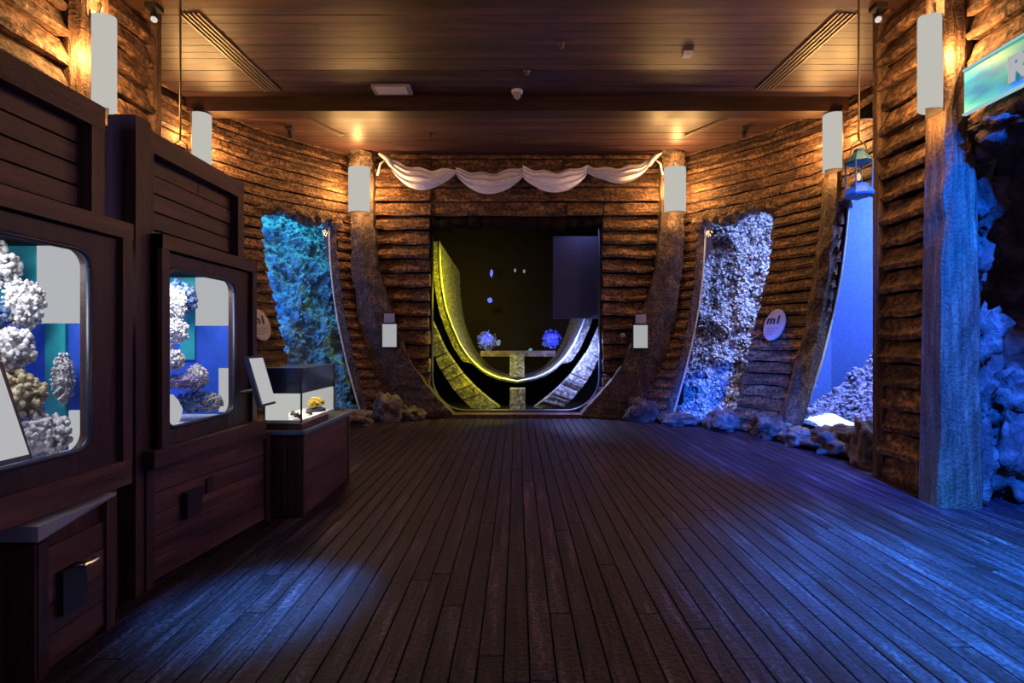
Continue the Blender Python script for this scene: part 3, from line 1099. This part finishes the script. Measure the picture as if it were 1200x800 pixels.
# ------------------------------------------------------------------ lanterns on long rods
def lantern(loc, label):
    t = thing('hanging_lantern', label, 'lantern', (0, 0, 0), 'hanging lanterns')
    n = 8
    MB().lathe([(0.0, 0.0), (0.13, 0.0), (0.14, 0.02), (0.12, 0.06), (0.09, 0.09), (0.085, 0.12), (0, 0.12)], n).build('base', 'lantern', t)
    MB().lathe([(0.085, 0.12), (0.10, 0.22), (0.085, 0.33)], 16).build('globe', 'glass', t, True)
    MB().lathe([(0, 0.33), (0.10, 0.33), (0.125, 0.35), (0.09, 0.40), (0.05, 0.45), (0.05, 0.48), (0.0, 0.49)], n).build('hood', 'lantern', t)
    for i in range(4):
        a = math.pi / 4 + i * math.pi / 2
        MB().tube([(0.115 * math.cos(a), 0.115 * math.sin(a), 0.05), (0.12 * math.cos(a), 0.12 * math.sin(a), 0.36)], 0.008, 6).build('guard_bar', 'lantern', t)
    MB().blob((0, 0, 0.2), (0.02, 0.02, 0.04), 2, 0, 1, 0).build('bulb', 'flame', t, True)
    MB().tube([(0.09, 0, 0.42), (0.07, 0, 0.53), (0, 0, 0.58), (-0.07, 0, 0.53), (-0.09, 0, 0.42)], 0.007, 6).build('bail', 'iron', t)
    MB().tube([(0, 0, 0.575), (0, 0, 5.02 - loc[2])], 0.010, 6).build('rod', 'iron', t)
    t.location = loc
    return t


lan = lantern((3.51, 5.26, 2.99), 'blue ship lantern hanging on a rod in front of the far right window')
lan2 = dup(lan)
lan2.location = (-3.46, 5.26, 2.99)
lan2['label'] = 'ship lantern on a rod behind the second tank cabinet at left'


# ------------------------------------------------------------------ ceiling fittings
def vent(name, x0, y0, x1, y1, w, label, n):
    t = thing(name, label, 'vent', ((x0 + x1) / 2, (y0 + y1) / 2, CEIL), 'ceiling slot vents')
    a = Vector((x0, y0)); b = Vector((x1, y1))
    d = (b - a).normalized(); s = Vector((d.y, -d.x))
    zc = CEIL - 0.008

    def bar(o0, o1, z0, z1, nm, mt):
        c = [a + s * o0, a + s * o1, b + s * o1, b + s * o0]
        MB().hexa([(q.x, q.y, z0) for q in c] + [(q.x, q.y, z1) for q in c]).build(nm, mt, t)
    bar(-w / 2, w / 2, CEIL - 0.006, CEIL - 0.003, 'backing', 'black')
    for i in range(n):
        o = -w / 2 + w * i / (n - 1)
        bar(o - 0.010, o + 0.010, CEIL - 0.022, CEIL - 0.006, 'slat', 'silver')
    return t


vent('slot_vent', -3.72, 5.80, -3.62, 7.60, 0.22, 'wide slotted vent along the ceiling at left', 5)
vent('slot_vent', 3.74, 5.80, 3.64, 7.55, 0.22, 'wide slotted vent along the ceiling at right', 5)
vent('slot_vent', -3.50, 8.55, -3.15, 9.25, 0.06, 'thin slot vent in the ceiling behind the beam at left', 2)
vent('slot_vent', 3.50, 8.55, 3.05, 9.25, 0.06, 'thin slot vent in the ceiling behind the beam at right', 2)
pl = thing('ceiling_panel_light', 'white rectangular fitting on the ceiling before the beam', 'ceiling fitting', (-1.86, 7.6, CEIL))
MB().box(-2.12, -1.56, 7.42, 7.66, CEIL - 0.045, CEIL - 0.002).build('housing', 'grey', pl)
MB().box(-2.06, -1.62, 7.415, 7.62, CEIL - 0.055, CEIL - 0.045).build('lens', 'white', pl)
sd = thing('smoke_detector', 'round white smoke detector hanging from the ceiling at the beam', 'detector', (0.0, 7.6, CEIL))
MB().lathe([(0, 0.0), (0.085, 0.0), (0.085, -0.03), (0.06, -0.045), (0, -0.045)], 18, (0.0, 7.62, CEIL)).build('mount', 'white', sd, True)
MB().lathe([(0.06, -0.045), (0.055, -0.09), (0.03, -0.12), (0, -0.125)], 18, (0.0, 7.62, CEIL)).build('sensor', 'grey', sd, True)
tag(MB().box(2.14, 2.26, 6.56, 6.66, CEIL - 0.05, CEIL - 0.003).build('junction_box', 'white'), 'small white box on the ceiling right of the middle', 'ceiling fitting')
for (xx, yy, lb) in ((-1.55, 9.2, 'small dark sprinkler in the ceiling behind the beam left of the middle'), (0.55, 6.4, 'small round downlight in the ceiling near the middle'), (0.13, 7.05, 'tiny dark sprinkler in the ceiling before the smoke detector'), (-0.05, 9.3, 'small dark sprinkler in the ceiling near the curtain')):
    tag(MB().lathe([(0, 0), (0.05, 0), (0.05, -0.012), (0.02, -0.02), (0.02, -0.05), (0.035, -0.055), (0, -0.06)], 12, (xx, yy, CEIL - 0.002)).build('sprinkler', 'iron', smooth=True), lb, 'ceiling fitting')


def spotlight(x, y, zt, yaw, label, lit=True):
    t = thing('spotlight', label, 'spotlight', (x, y, zt), 'track spotlights')
    MB().box(x - .06, x + .06, y - .06, y + .06, zt - 0.05, zt).build('mount', 'black', t)
    MB().tube([(x, y, zt - 0.05), (x, y, zt - 0.10)], 0.012, 6).build('stem', 'black', t)
    d = Vector((math.sin(yaw) * .7, -math.cos(yaw) * .7, -0.7)).normalized()
    c = Vector((x, y, zt - 0.12))
    MB().tube([c - d * 0.09, c - d * 0.06, c + d * 0.09], [0.022, 0.034, 0.038], 12).build('head', 'black', t)
    MB().tube([c + d * 0.088, c + d * 0.094], 0.03, 12).build('lens', glow('spot_lens', (1.0, .93, .85), 0.7) if lit else 'black', t)
    return t


spotlight(-3.80, 5.36, 5.02, 0.6, 'black spotlight with a bright lens under the near beam at left')
spotlight(3.78, 5.36, 5.02, -0.6, 'black spotlight with a bright lens under the near beam at right')
spotlight(-3.95, 8.9, CEIL, 0.4, 'small dark spotlight under the ceiling behind the beam at left', False)
spotlight(3.95, 8.9, CEIL, -0.4, 'small dark spotlight under the ceiling behind the beam at right', False)

# ------------------------------------------------------------------ scalloped curtain
cu = thing('swag_curtain', 'white scalloped swag curtain above the centre window', 'curtain', (0.05, 9.98, 4.8))
XS = [-2.50, -1.20, 0.11, 1.38, 2.62]
TZ = [5.06, 4.88, 4.92, 4.95, 5.08]
JZ = [4.95, 4.78, 4.72, 4.80, 5.00]
BZ = [4.44, 4.36, 4.38, 4.55]
for k in range(4):
    def sw(a, b, k=k):
        xx = XS[k] + (XS[k + 1] - XS[k]) * a
        top = TZ[k] + (TZ[k + 1] - TZ[k]) * a - 0.10 * math.sin(math.pi * a) + 0.025 * math.sin(a * 17 + k)
        lo0 = JZ[k] + (JZ[k + 1] - JZ[k]) * a
        bot = lo0 - (lo0 - BZ[k]) * (math.sin(math.pi * a) ** 0.8)
        z = top + (bot - top) * b
        fold = 0.035 * math.sin(b * 21 + 2.5 * math.sin(math.pi * a) + k) * (0.4 + 0.6 * math.sin(math.pi * a)) + 0.02 * noise.noise(Vector((xx * 5, z * 9, k)))
        yy = 10.02 - 0.18 * math.sin(math.pi * a) * math.sin(math.pi * min(1, b * 1.1) * 0.8) - fold
        return Vector((xx, yy, z))
    o = sheet(sw, 40, 26).build('swag', 'cloth', cu, True)
for s, x0, z0 in ((-1, -2.50, 5.05), (1, 2.62, 5.06)):
    MB().tube([(x0 + s * 0.20, 10.0, z0 + 0.12), (x0 + s * 0.08, 9.98, z0 + 0.04), (x0, 10.0, z0 - 0.03), (x0 - s * .05, 9.97, z0 - 0.14)], [0.02, 0.045, 0.06, 0.03], 8).build('gathered_end', 'cloth', cu, True)
    MB().tube([(x0 + s * 0.05, 9.98, z0), (x0 + s * 0.16, 9.95, z0 - 0.10), (x0 + s * 0.22, 9.96, z0 - 0.32)], 0.018, 6).build('tie_cord', 'cloth', cu, True)


# ------------------------------------------------------------------ notices on the back ribs
def notice(x, z, label):
    t = thing('notice_card', label, 'notice', (x, BW - 0.42, z - 0.24), 'notice cards on the back ribs')
    MB().box(x - 0.15, x + 0.15, BW - 0.43, BW - 0.415, z - 0.24, z + 0.24).build('holder', 'black', t)
    MB().box(x - 0.135, x + 0.135, BW - 0.436, BW - 0.431, z - 0.225, z + 0.215).build('card', glow('lit_card', (0.9, 0.92, 0.95), 0.42), t)  # paper card given its own glow in place of light on it
    MB().box(x - 0.10, x + 0.10, BW - 0.445, BW - 0.43, z + 0.245, z + 0.42).build('plate', 'grey', t)
    return t


notice(-2.46, 1.62, 'white notice card on the left back rib')
notice(2.38, 1.60, 'white notice card with a grey plate on the right back rib')
kb = thing('wall_fitting', 'small pale knob beside the right notice card', 'fitting', (2.08, BW - 0.2, 1.62))
MB().lathe([(0, 0), (0.05, 0.0), (0.05, 0.03), (0.03, 0.06), (0, 0.06)], 12).build('knob', 'grey', None, True)
k_ob = bpy.data.objects['knob']
k_ob.parent = kb
k_ob.rotation_euler = (math.pi / 2, 0, 0)


# ------------------------------------------------------------------ round signs on the hull walls
def round_sign(mirror, label):
    u, z = 2.39, 1.77
    s = -1 if mirror else 1

    def F(du, dz, off):
        p = hull(u + du, z + dz, off)
        return Vector((p.x * s, p.y, p.z))
    c = F(0, 0, 0.115)
    ax = (F(0.05, 0, 0.115) - F(-0.05, 0, 0.115)).normalized()
    if mirror:
        ax = -ax
    up = (F(0, 0.1, 0.115) - F(0, -0.1, 0.115)).normalized()
    nn = ax.cross(up).normalized()
    t = thing('round_sign', label, 'sign', c, 'round signs on the hull walls')
    m = MB()
    K = 28
    rs = []
    for r, d in ((1.0, 0.0), (1.0, 0.02), (0.94, 0.028)):
        rs.append([c + ax * (0.185 * r * math.cos(2 * math.pi * i / K)) + up * (0.27 * r * math.sin(2 * math.pi * i / K)) + nn * d for i in range(K)])
    m.rings(rs).build('disc', 'grey', t)
    o = c + nn * 0.032
    text_on('m1', 0.20, o - ax * 0.14 + up * 0.02, ax, up, 'black', t, 0.004)
    mm = MB()
    for i in range(3):
        a = o - ax * 0.11 - up * (0.05 + 0.05 * i)
        b = a + ax * (0.2 - 0.04 * i)
        mm.hexa([a, b, b + nn * .003, a + nn * .003, a - up * .018, b - up * .018, b - up * .018 + nn * .003, a - up * .018 + nn * .003])
    mm.build('small_print', plain('faded_print', (0.22, 0.22, 0.27), 0.6), t)
    return t


round_sign(False, 'pale oval sign with dark figures between the two right windows')
round_sign(True, 'pale oval sign half hidden behind the second tank cabinet at left')


# ------------------------------------------------------------------ display panels at left
def sbox(d0, d1, xb, xf0, xf1, z0, z1, dz0=0.0):
    """box along the depth axis whose room face runs from xf0 (near) to xf1 (far)"""
    return MB().hexa([(xb, d0, z0), (xf0, d0, z0), (xf1, d1, z0), (xb, d1, z0), (xb, d0, z1 + dz0), (xf0, d0, z1 + dz0), (xf1, d1, z1), (xb, d1, z1)])


def rounded(d0, d1, z0, z1, r, n=8):
    out = []
    for cy, cz, a0 in ((d1 - r, z1 - r, 0), (d0 + r, z1 - r, 90), (d0 + r, z0 + r, 180), (d1 - r, z0 + r, 270)):
        for i in range(n + 1):
            a = math.radians(a0 + 90 * i / n)
            out.append((cy + r * math.cos(a), cz + r * math.sin(a)))
    return out


def surround(d0, d1, z0, z1, D0, D1, Z0, Z1, x0, x1, r):
    """frame block with a round-cornered opening"""
    inn = rounded(d0, d1, z0, z1, r)
    out = []
    cy, cz = (d0 + d1) / 2, (z0 + z1) / 2
    for (yy, zz) in inn:
        n = len(out)
        q = n // 9
        out.append(((D1, Z1), (D0, Z1), (D0, Z0), (D1, Z0))[q])
    # slide points along the outer edges so the quads stay tidy
    res = []
    for i, (yy, zz) in enumerate(inn):
        q, k = divmod(i, 9)
        f = k / 8
        if q == 0:
            p = (D1, zz) if f < 0.5 else (yy, Z1)
        elif q == 1:
            p = (yy, Z1) if f < 0.5 else (D0, zz)
        elif q == 2:
            p = (D0, zz) if f < 0.5 else (yy, Z0)
        else:
            p = (yy, Z0) if f < 0.5 else (D1, zz)
        if k == 4:
            p = out[i]
        res.append(p)
    rs = [[(x0, a, b) for a, b in res], [(x1, a, b) for a, b in res], [(x1 - 0.004, a, b) for a, b in inn], [(x0, a, b) for a, b in inn]]
    m = MB()
    n = len(inn)
    vs = [p for rr in rs for p in rr]
    fs = []
    for k in range(4):
        kk = (k + 1) % 4
        for i in range(n):
            j = (i + 1) % n
            fs.append((k * n + i, k * n + j, kk * n + j, kk * n + i))
    return m.add(vs, fs)


def display_panel(label, D0, D1, wd0, wd1, ztop, DL):
    t = thing('tank_cabinet', label, 'cabinet', (-2.35, (D0 + D1) / 2, 0))
    sbox(D0, D1, -2.46, -2.40, -2.40, 2.07, ztop - 0.02).build('backing', 'dark', t)
    # upper field: rows of planks between stiles and rails
    n = 5
    for i in range(n):
        z0 = 2.10 + (ztop - 0.12 - 2.10) * i / n
        z1 = 2.10 + (ztop - 0.12 - 2.10) * (i + 1) / n
        c = random.uniform(D0 + 0.3, D1 - 0.3) if (D1 - D0) > .8 else None
        parts = [(D0 + 0.06, D1 - 0.06)] if i % 2 else [(D0 + 0.06, c - 0.003), (c + 0.003, D1 - 0.06)]
        for a, b in parts:
            x = -2.345 + rj(0.006)
            sbox(a, b, -2.40, x, x, z0 + 0.006, z1 - 0.006).build('plank', 'panel', t)
    sbox(D0, D1, -2.46, -2.275, -2.275, ztop - 0.13, ztop).build('top_rail', 'panel', t)
    for a, b in ((D0, D0 + 0.085), (D1 - 0.085, D1)):
        sbox(a, b, -2.46, -2.28, -2.28, 2.07, ztop - 0.13).build('stile', 'panelv', t)
    # lower frame with the round-cornered window
    surround(wd0, wd1, 0.95, 1.965, D0 + 0.0, DL, 0.84, 2.06, -2.25, -2.20, 0.085).build('window_surround', 'panelv', t)
    for a, b in ((D0, D0 + 0.07), (DL - 0.07, DL)):
        sbox(a, b, -2.25, -2.17, -2.17, 0.84, 2.16).build('stile', 'panelv', t)
    sbox(D0, DL, -2.3, -2.165, -2.165, 2.07, 2.16).build('middle_rail', 'panel', t)
    gp = rounded(wd0, wd1, 0.95, 1.965, 0.085)
    gp.append(gp[0])
    MB().tube([(-2.203, a, b) for a, b in gp], 0.014, 6).build('gasket', 'rubber', t, True)
    g = MB()
    q = rounded(wd0, wd1, 0.95, 1.965, 0.085)
    g.add([(-2.24, a, b) for a, b in q], [tuple(range(len(q)))])
    g.build('pane', 'glass', t)
    return t


p1 = display_panel('nearest dark wood tank cabinet with a round cornered tank window at left edge', 1.2, 2.83, 1.62, 2.635, 2.79, 2.89)
p2 = display_panel('second dark wood tank cabinet with a smaller tank window', 3.13, 4.27, 3.21, 3.99, 2.81, 4.27)

# sills and plinths
sbox(1.2, 2.90, -2.4, -2.17, -2.18, 0.70, 0.84, 0.0).build('sill', 'panel', p1)
sbox(1.2, 2.84, -2.45, -2.34, -2.34, 0.0, 0.70).build('plinth', 'panel', p1)
sbox(2.80, 2.88, -2.4, -2.25, -2.25, 0.0, 0.70).build('stile', 'panelv', p1)
sbox(3.05, 4.29, -2.45, -2.16, -2.10, 0.74, 0.845).build('sill', 'panel', p2)
pb = sbox(3.05, 4.29, -2.45, -2.30, -2.14, 0.0, 0.735).build('plinth', 'panelv', p2)


def xb(d):
    return -2.245 + (d - 3.07) * 0.130


for i in range(5):
    z0 = 0.03 + 0.135 * i
    a, b = 3.13, 4.24
    sbox(a, b, xb(a) - 0.06, xb(a) + rj(.004), xb(b) + rj(.004), z0, z0 + 0.130).build('plank', 'panel', p2)
for a, b in ((3.07, 3.125), (4.235, 4.29)):
    sbox(a, b, xb(a) - 0.1, xb(a) + 0.022, xb(b) + 0.022, 0.0, 0.735).build('stile', 'panelv', p2)
sbox(3.07, 4.29, -2.4, xb(3.07) + 0.02, xb(4.29) + 0.02, 0.70, 0.745).build('rail', 'panel', p2)


def socket(d, z, x, w, h, parent, handle):
    o = MB().box(x - 0.02, x + 0.035, d - w / 2, d + w / 2, z - h / 2, z + h / 2).build('socket_box', 'black', parent)
    if handle:
        MB().tube([(x + 0.03, d + 0.01, z + 0.10), (x + 0.06, d + 0.02, z + 0.10), (x + 0.06, d + w * 0.5 + .03, z + 0.10), (x + 0.03, d + w * 0.5 + .04, z + 0.10)], 0.009, 6).build('handle', 'chrome', o)['label'] = 'bright metal handle'
    return o


socket(3.44, 0.42, xb(3.44), 0.16, 0.17, p2, False)
sbox(3.58, 3.64, xb(3.58), xb(3.58) + 0.015, xb(3.64) + 0.015, 0.44, 0.54).build('switch', 'panelv', p2)

# low box in front of the first panel
lb = thing('wooden_box', 'low dark wooden box with a sloping top under the nearest tank cabinet', 'box', (-2.3, 2.57, 0))
sbox(2.28, 2.69, -2.325, -2.145, -2.165, 0.0, 0.680, -0.085).build('body', 'panelv', lb)
sbox(2.255, 2.72, -2.33, -2.11, -2.13, 0.684, 0.700, -0.085).build('lid', plain('worn_blue_grey_lid', (0.30, 0.34, 0.40), 0.4), lb)  # pale blue-grey puts the bluish light on the top into the colour
for a, b in ((2.262, 2.315), (2.66, 2.715)):
    sbox(a, b, -2.325, -2.115 - (a - 2.262) * .04, -2.115 - (b - 2.262) * .04, 0.0, 0.60 + (a - 2.262) * .18).build('stile', 'panelv', lb)
for i in range(4):
    z0 = 0.03 + 0.135 * i
    sbox(2.315, 2.66, -2.18, -2.125 + rj(.003), -2.145 + rj(.003), z0, z0 + 0.130).build('plank', 'panel', lb)
MB().box(-2.325, -2.12, 2.25, 2.28, 0.0, 0.598).build('end_board', 'panelv', lb)
socket(2.43, 0.33, -2.13, 0.13, 0.20, lb, True)

# recessed link between the two panels
lk = thing('link_panel', 'recessed upright boards between the two tank cabinets', 'panel', (-2.5, 3.0, 0))
MB().box(-2.95, -2.30, 3.09, 3.12, 0.0, 2.78).build('backing', 'dark', lk)
for i in range(6):
    a = -2.95 + 0.10 * i
    MB().box(a + 0.003, a + 0.097, 3.04 + rj(.006), 3.085, 0.0, 2.78 + rj(.02)).build('plank', 'panelv', lk)
MB().box(-2.40, -2.235, 3.0, 3.125, 0.0, 2.83).build('post', 'panelv', lk)
MB().box(-2.58, -2.50, 2.95, 3.035, 0.0, 1.96).build('post', 'panelv', lk)
MB().box(-2.59, -2.49, 2.94, 3.036, 1.965, 2.0).build('cap', 'panelv', lk)


# tanks behind the panel windows
def tank(label, d0, d1, end, k):
    t = thing('display_tank', label, 'tank', (-2.8, (d0 + d1) / 2, 0.86))
    MB().box(-3.42, -3.38, d0, end + .02, 0.88, 2.06).build('back_wall', 'liner', t)
    MB().box(-3.4, -2.255, d0, end, 0.86, 0.90).build('bottom', 'sand', t)
    MB().box(-3.4, -2.255, d0, end + .02, 2.03, 2.06).build('lid', 'dark', t)
    MB().box(-3.4, -2.255, d0 - .04, d0, 0.88, 2.06).build('near_wall', 'liner', t)
    e = end  # white glowing patches on the end wall stand in for lamp glare
    if k == 1:
        MB().box(-3.4, -2.255, e, e + .03, 0.88, 1.62).build('end_wall', 'liner', t)
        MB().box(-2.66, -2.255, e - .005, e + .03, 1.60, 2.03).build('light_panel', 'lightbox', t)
        MB().box(-3.4, -2.66, e, e + .03, 1.60, 2.03).build('upper_liner', 'teal', t)
        MB().box(-2.60, -2.49, e - .02, e - .003, 1.05, 1.60).build('teal_strip', 'teal', t)
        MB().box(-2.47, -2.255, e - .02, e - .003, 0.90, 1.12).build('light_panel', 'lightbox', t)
    else:
        MB().box(-3.4, -2.255, e, e + .03, 0.88, 1.66).build('end_wall', 'liner', t)
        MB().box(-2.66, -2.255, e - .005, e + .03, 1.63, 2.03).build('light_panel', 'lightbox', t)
        MB().box(-3.4, -2.66, e, e + .03, 1.63, 2.03).build('upper_liner', 'teal', t)
        MB().box(-2.78, -2.66, e - .02, e - .003, 1.35, 1.66).build('teal_strip', 'teal', t)
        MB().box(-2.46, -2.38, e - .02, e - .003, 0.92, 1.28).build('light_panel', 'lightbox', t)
    return t


tank('lit blue tank behind the window of the nearest tank cabinet', 1.3, 2.80, 2.84, 1)
tank('lit blue tank behind the window of the second tank cabinet', 3.17, 4.2, 4.24, 2)
# corals: (centre, radii, tips, material, label)
CO = [((-2.74, 2.66, 1.90), (0.13, 0.10, 0.13), 'coral_white', 'white bushy coral at the top of the nearest tank'),
      ((-2.60, 2.70, 1.70), (0.09, 0.08, 0.14), 'coral_white', 'white coral beside the lit panel in the nearest tank'),
      ((-2.72, 2.60, 1.62), (0.10, 0.10, 0.12), 'coral_blue', 'dark blue coral halfway up the nearest tank'),
      ((-2.60, 2.62, 1.46), (0.11, 0.10, 0.12), 'coral_white', 'white knobbly coral halfway up the nearest tank'),
      ((-2.54, 2.58, 1.22), (0.13, 0.12, 0.13), 'coral_tan', 'cream coral low in the nearest tank'),
      ((-2.60, 2.38, 1.36), (0.12, 0.10, 0.14), 'coral_white', 'white coral behind the tilted label of the nearest tank'),
      ((-2.62, 2.34, 1.70), (0.10, 0.10, 0.16), 'coral_mauve', 'mauve coral at the left edge of the nearest tank'),
      ((-2.42, 2.62, 1.02), (0.11, 0.11, 0.11), 'coral_white', 'white knobbly coral in the lower corner of the nearest tank'),
      ((-2.50, 2.36, 1.02), (0.13, 0.13, 0.11), 'coral_mauve', 'mauve coral on the floor of the nearest tank'),
      ((-2.43, 2.74, 1.30), (0.05, 0.05, 0.14), 'coral_white', 'slim white coral before the blue wall of the nearest tank'),
      ((-2.68, 4.05, 1.84), (0.13, 0.12, 0.14), 'coral_blue', 'blue coral at the top of the second tank'),
      ((-2.57, 3.86, 1.58), (0.08, 0.09, 0.10), 'coral_white', 'white knobbly coral at the left middle of the second tank'),
      ((-2.57, 3.80, 1.36), (0.09, 0.09, 0.08), 'coral_white', 'white coral over the plate coral of the second tank'),
      ((-2.38, 3.98, 1.03), (0.08, 0.10, 0.07), 'coral_white', 'low white coral at the right corner of the second tank'),
      ((-2.60, 3.88, 1.79), (0.08, 0.09, 0.14), 'coral_white', 'white coral at the upper left of the second tank'),
      ((-2.72, 3.86, 1.44), (0.11, 0.10, 0.10), 'coral_white', 'white coral halfway up the second tank'),
      ((-2.52, 3.86, 1.20), (0.15, 0.12, 0.06), 'coral_mauve', 'flat plate coral in the second tank'),
      ((-2.48, 3.96, 1.22), (0.08, 0.08, 0.10), 'coral_white', 'small white coral before the blue wall of the second tank'),
      ((-2.47, 3.92, 1.04), (0.13, 0.12, 0.08), 'coral_blue', 'dark coral on the floor of the second tank'),
      ((-2.64, 3.60, 1.10), (0.13, 0.14, 0.13), 'coral_white', 'pale coral low at the left of the second tank')]
CO = [(c, r, 260, m, l) for c, r, m, l in CO]
for i, (c, r, n, mt, lbl) in enumerate(CO):
    tag(coral('coral', c, r, n, mt, 60 + i, 0.13), lbl, 'coral')
tag(MB().blob((-2.42, 3.46, 1.02), (0.12, 0.15, 0.13), 4, 0.18, 1.5, 3).build('pale_stone', 'lightbox', smooth=True), 'bright white lit stone in the lower corner of the second tank', 'stone')  # stone emits white in place of lamp light falling on it


# ------------------------------------------------------------------ tilted lit labels in front of the panels
def tablet(d0, d1, z0, z1, label):
    t = thing('tilted_label', label, 'label board', (-2.05, (d0 + d1) / 2, z0), 'tilted label boards')
    b0, b1 = (-1.95, z0), (-2.04, z1)
    sh = -0.03
    c = [(b0[0], d0, b0[1]), (b0[0], d1, b0[1]), (b1[0], d1 + sh, b1[1]), (b1[0], d0 + sh, b1[1])]
    back = [(x - 0.03, y, z - 0.008) for x, y, z in c]
    MB().hexa(back + c).build('frame', 'rubber', t)
    m = 0.02
    f = [(b0[0] + 0.002, d0 + m, b0[1] + m), (b0[0] + 0.002, d1 - m, b0[1] + m), (b1[0] + 0.004, d1 + sh - m, b1[1] - m), (b1[0] + 0.004, d0 + sh + m, b1[1] - m)]
    g = [(x + 0.004, y, z + 0.001) for x, y, z in f]
    MB().hexa(f + g).build('face', 'lightbox', t)
    MB().tube([(-2.17, (d0 + d1) / 2, z0 + 0.1), (-2.03, (d0 + d1) / 2, z0 + 0.12)], 0.015, 6).build('bracket', 'black', t)
    return t


tablet(1.76, 2.06, 1.03, 1.42, 'white tilted label board before the nearest tank window at the left edge')
tablet(3.90, 4.14, 1.00, 1.39, 'white tilted label board at the far side of the second tank cabinet')

# ------------------------------------------------------------------ table with the lit glass case
TX0, TX1, TY0, TY1, TZT = -2.20, -1.82, 4.36, 5.56, 0.74
tb = thing('display_table', 'dark wooden display table with plank sides beyond the second tank cabinet', 'table', ((TX0 + TX1) / 2, (TY0 + TY1) / 2, 0))
MB().box(TX0, TX1 - 0.03, TY0 + 0.03, TY1 - 0.03, 0.0, TZT - 0.03).build('body', 'dark', tb)
for i in range(6):
    z0 = 0.015 + 0.118 * i
    MB().box(TX1 - 0.035, TX1 - 0.006 + rj(.004), TY0 + 0.05, TY1 - 0.05, z0, z0 + 0.114).build('plank', 'panel', tb)
for i in range(3):
    a = TX0 + 0.04 + 0.1 * i
    MB().box(a, a + 0.095, TY0 + 0.005 + rj(.004), TY0 + 0.035, 0.01, TZT - 0.03).build('plank', 'panelv', tb)
for xx in (TX0, TX1 - 0.05):
    for yy in (TY0, TY1 - 0.05):
        MB().box(xx, xx + 0.05, yy, yy + 0.05, 0.0, TZT - 0.03).build('corner_post', 'panelv', tb)
MB().box(TX0 - 0.02, TX1 + 0.02, TY0 - 0.02, TY1 + 0.02, TZT - 0.03, TZT).build('tabletop', plain('blue_grey_top', (0.12, 0.20, 0.28), 0.35), tb)
MB().box(-2.22, -1.84, 4.38, 4.99, TZT, TZT + 0.06).build('step', 'panel', tb)

cs = thing('glass_case', 'lit glass display case with a dark hood on the display table', 'display case', (-2.0, 4.83, TZT))
z0 = TZT + 0.06
MB().box(-2.18, -1.86, 4.42, 5.22, z0, z0 + 0.02).build('base', 'white', cs)
MB().box(-2.185, -2.17, 4.42, 5.22, z0 + 0.02, 1.04).build('back_panel', 'case_white', cs)
MB().box(-2.17, -1.87, 5.205, 5.22, z0 + 0.02, 1.04).build('end_panel', 'case_white', cs)
MB().box(-2.17, -1.98, 4.425, 4.44, z0 + 0.02, 1.04).build('label_panel', 'case_white', cs)
g = MB()
g.box(-2.185, -1.855, 4.415, 4.42, z0, 1.27); g.box(-1.86, -1.855, 4.42, 5.225, z0, 1.27)
g.build('glass', 'glass', cs)
h = MB()
h.box(-2.185, -1.865, 4.43, 5.22, 1.05, 1.27)
h.build('hood', plain('smoky_hood', (0.045, 0.045, 0.075), 0.25), cs)
for xx, yy in ((-1.865, 4.425), (-1.865, 5.215), (-2.18, 4.425)):
    MB().box(xx - .006, xx + .006, yy - .006, yy + .006, z0, 1.27).build('corner_strip', 'black', cs)
tag(coral('coral_specimen', (-1.97, 5.02, 0.905), (0.055, 0.14, 0.045), 70, 'coral_yellow', 91, 0.25), 'yellow coral specimen on its dark stand in the glass case', 'specimen')
tag(MB().lathe([(0.0, 0.0), (0.09, 0.0), (0.09, 0.02), (0.06, 0.035), (0, 0.035)], 14, (-1.97, 5.02, z0 + 0.02)).build('specimen_stand', 'black', smooth=True), 'dark round stand under the yellow coral specimen', 'stand')
for i, (yy, xx, lbt) in enumerate(((4.50, -1.93, 'first small dark shell at the near end of the glass case'), (4.62, -2.02, 'small dark shell behind the first one in the glass case'), (4.74, -1.93, 'small dark shell before the yellow specimen in the glass case'))):
    rs = []
    m = MB()
    pts = []
    rad = []
    for k in range(22):
        a = k * 0.75
        r = 0.022 * (1 - k / 24)
        pts.append((xx + r * math.cos(a), yy + r * math.sin(a), z0 + 0.035 + 0.0022 * k))
        rad.append(0.015 * (1 - k / 24) + 0.001)
    m.tube(pts, rad, 7)
    tag(m.build('shell', plain('shell_brown', (0.12, 0.09, 0.05), 0.4), smooth=True), lbt, 'shell')
